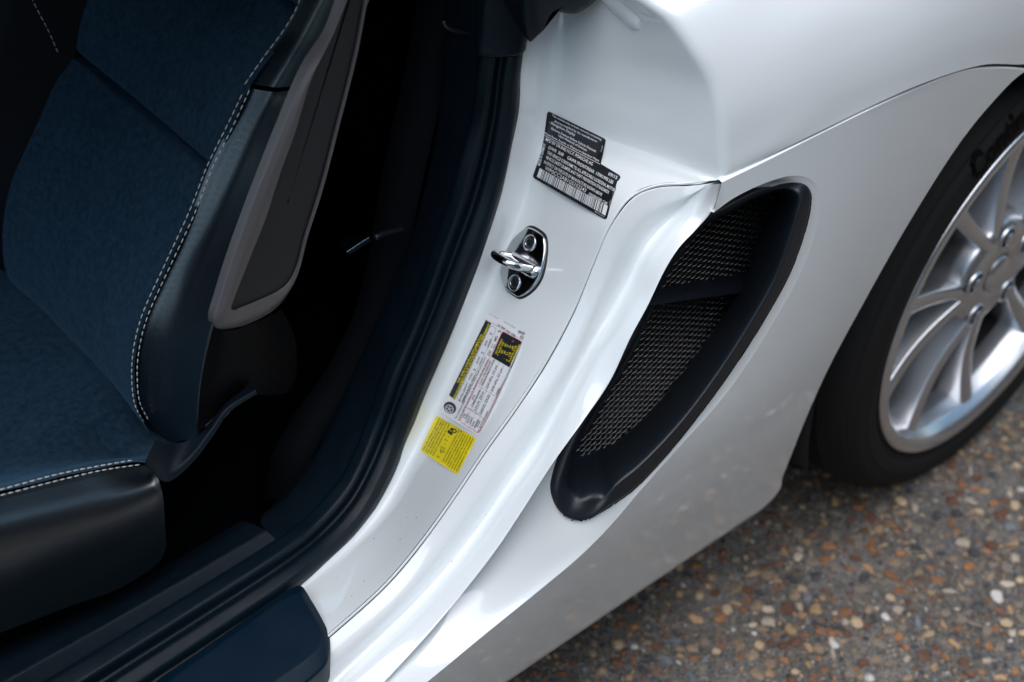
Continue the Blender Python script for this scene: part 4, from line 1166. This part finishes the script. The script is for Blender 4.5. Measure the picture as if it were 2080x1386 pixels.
def stone_shape(V):
    """One irregular pebble: flattened, broken edges; unit size in plan."""
    a = rng.uniform(0, 2 * math.pi); el = rng.uniform(.42, .95)
    q = V * np.array([1, el, .42])
    seed = Vector(rng.uniform(-50, 50, 3))
    d = np.array([1 + .55 * mnoise.noise(Vector(p * 1.3) + seed) + .30 * mnoise.noise(Vector(p * 3.1) + seed) for p in V])
    q = q * d[:, None]
    q[:, 2] = np.minimum(q[:, 2], .36)
    c, s = math.cos(a), math.sin(a)
    return np.c_[q[:, 0] * c - q[:, 1] * s, q[:, 0] * s + q[:, 1] * c, q[:, 2]]
def colour_attr(me, cols):
    at = me.color_attributes.new('stone_colour', 'FLOAT_COLOR', 'POINT')
    at.data.foreach_set('color', np.c_[cols, np.ones(len(cols))].astype(np.float32).ravel())
# scatter
X0, X1, Y0, Y1 = -1.35, 1.75, -2.05, -.5
NS = 75000
px_ = rng.uniform(X0, X1, NS); py_ = rng.uniform(Y0, Y1, NS)
rad_ = np.clip(rng.lognormal(math.log(.0038), .52, NS), .0018, .0098)
cell = {}
keep = np.ones(NS, bool); order = np.argsort(-rad_)
for i in order:                                     # no two pebbles on top of each other
    gx, gy = int(px_[i] / .034), int(py_[i] / .034); ok = True
    for a in (-1, 0, 1):
        for b in (-1, 0, 1):
            for j in cell.get((gx + a, gy + b), ()):
                if (px_[i] - px_[j]) ** 2 + (py_[i] - py_[j]) ** 2 < (.86 * (rad_[i] + rad_[j])) ** 2: ok = False
    if ok: cell.setdefault((gx, gy), []).append(i)
    else: keep[i] = False
px_, py_, rad_ = px_[keep], py_[keep], rad_[keep]; NS = len(px_)
col_ = np.array([PAL[k][0] for k in rng.choice(len(PAL), NS, p=PW_)]) * rng.uniform(.75, 1.2, (NS, 1))
c3 = np.c_[px_, py_, np.zeros(NS)]; pj = proj(c3); dist = np.linalg.norm(c3 - CAM, axis=1)
car_px = proj(np.concatenate([rock, arch[::-1]]))
vis = (pj[:, 0] > 8) & (pj[:, 0] < PW - 8) & (pj[:, 1] < PH - 8) & (pj[:, 1] > 0) & (c3[:, 1] < -.80)
line_y = np.interp(pj[:, 0], [1040, 1280, 1549, 1620, 1700, 1760, 1860, 1960, 2080], [1390, 1225, 1045, 1000, 990, 995, 985, 915, 780])
vis &= pj[:, 1] > line_y + 6
big = np.argsort(-(rad_ / dist) * vis)[:300]
isbig = np.zeros(NS, bool); isbig[big] = True
# the 300 largest in view, one object each, sharing a few pebble meshes
stone_meshes = []
for k in range(44):
    V = stone_shape(IV2); me = bpy.data.meshes.new('stone'); me.from_pydata(V.tolist(), [], IF2.tolist())
    colr = np.array(PAL[k % len(PAL)][0]) * rng.uniform(.8, 1.2)
    colour_attr(me, np.repeat(colr[None], len(V), 0)); me.materials.append(sm); stone_meshes.append(me)
mcol = np.array([np.array(PAL[k % len(PAL)][0]) for k in range(44)])
for i in big:
    dd = np.linalg.norm(mcol - col_[i], axis=1) + rng.uniform(0, .03, 44)
    o = bpy.data.objects.new('stone', stone_meshes[int(np.argmin(dd))]); COL.objects.link(o); o.parent = ground
    r = rad_[i]; o.location = (px_[i], py_[i], r * .05); o.scale = (r, r, r); o.rotation_euler = (rng.uniform(-.12, .12), rng.uniform(-.12, .12), rng.uniform(0, 6.28))
# the rest as one mass
shapes = [stone_shape(ico(1)[0]) for _ in range(30)]
vs, fs, cs = [], [], []; off = 0
IV0, IF0 = IV1, IF1
for i in np.nonzero(~isbig)[0]:
    V = shapes[rng.integers(30)]; a = rng.uniform(0, 6.28); c, s = math.cos(a), math.sin(a); r = rad_[i]
    vs.append(np.c_[(V[:, 0] * c - V[:, 1] * s) * r + px_[i], (V[:, 0] * s + V[:, 1] * c) * r + py_[i], V[:, 2] * r + r * .05])
    fs.append(IF1 + off); off += len(V); cs.append(np.repeat(col_[i][None], len(V), 0))
vs, fs, cs = np.concatenate(vs), np.concatenate(fs), np.concatenate(cs)
me = bpy.data.meshes.new('small_stones'); me.vertices.add(len(vs)); me.vertices.foreach_set('co', vs.ravel().astype(np.float32))
me.loops.add(fs.size); me.loops.foreach_set('vertex_index', fs.ravel().astype(np.int32)); me.polygons.add(len(fs))
me.polygons.foreach_set('loop_start', np.arange(0, fs.size, 3, dtype=np.int32)); me.update(calc_edges=True)
colour_attr(me, cs)
so = new_obj('small_stones', me, sm, ground, smooth=False); so['kind'] = 'stuff'

# ------------------------------------------------------------------ unseen brick wall, added behind the camera to darken the side light
wm_ = bpy.data.materials.new('shade_wall_brick'); wm_.use_nodes = True
N = wm_.node_tree.nodes; L = wm_.node_tree.links; tc = N.new('ShaderNodeTexCoord'); br = N.new('ShaderNodeTexBrick')
mp = N.new('ShaderNodeMapping'); mp.inputs['Rotation'].default_value = (math.pi / 2, 0, 0); L.new(tc.outputs['Object'], mp.inputs['Vector']); L.new(mp.outputs[0], br.inputs['Vector'])
br.inputs['Scale'].default_value = 1.0; br.inputs['Brick Width'].default_value = .225; br.inputs['Row Height'].default_value = .075; br.inputs['Mortar Size'].default_value = .006
br.inputs['Color1'].default_value = (.13, .075, .05, 1); br.inputs['Color2'].default_value = (.09, .06, .045, 1); br.inputs['Mortar'].default_value = (.16, .15, .14, 1)
L.new(br.outputs['Color'], N['Principled BSDF'].inputs['Base Color']); N['Principled BSDF'].inputs['Roughness'].default_value = .85
wall = empty('shade_wall', (1.0, -4.6, 0)); wall['label'] = 'unseen brown brick wall with coping, added to block side light'; wall['category'] = 'wall'
v, f = box_mesh(0, 0, 2.2, 22, .25, 4.4); o = mesh_obj('brickwork', v, f, wm_, wall, smooth=False, orient=False)
v, f = box_mesh(0, 0, 4.44, 22.1, .33, .08); o = mesh_obj('coping', v, f, mat('coping_stone', (.28, .27, .25), .8), wall, smooth=False, orient=False)

# ------------------------------------------------------------------ specks of grit on the paint
grit = MB(); rg = random.Random(11)
for (u, v) in [(1001, 857), (968, 1071), (918, 1141), (861, 1086), (750, 1070), (800, 1000), (824, 1254), (1364, 349), (1031, 1074), (986, 1046), (1002, 1022), (813, 1064), (760, 1095), (740, 1180), (700, 1215), (668, 1248)] + [(rg.uniform(650, 1000), 0) for _ in range(12)]:
    if v == 0: v = np.interp(u, [650, 780, 900, 1000], [1215, 1130, 990, 820]) + rg.uniform(-28, 40)
    h = None
    for t_ in (jamb_bvh, bvh_of(flg)):
        c_ = cast(t_, u, v, .0001)
        if c_ is not None and (h is None or np.linalg.norm(c_[0] - CAM) < np.linalg.norm(h[0] - CAM)): h = c_
    if h is None: continue
    r = rg.uniform(.0002, .0007); grit.add(((IV1 * np.array([r, r * rg.uniform(.6, 1), r * .6]) + h[0]).tolist(), IF1.tolist()))
o = under_car(grit.build('grit', M_dark, None)); o['kind'] = 'stuff'
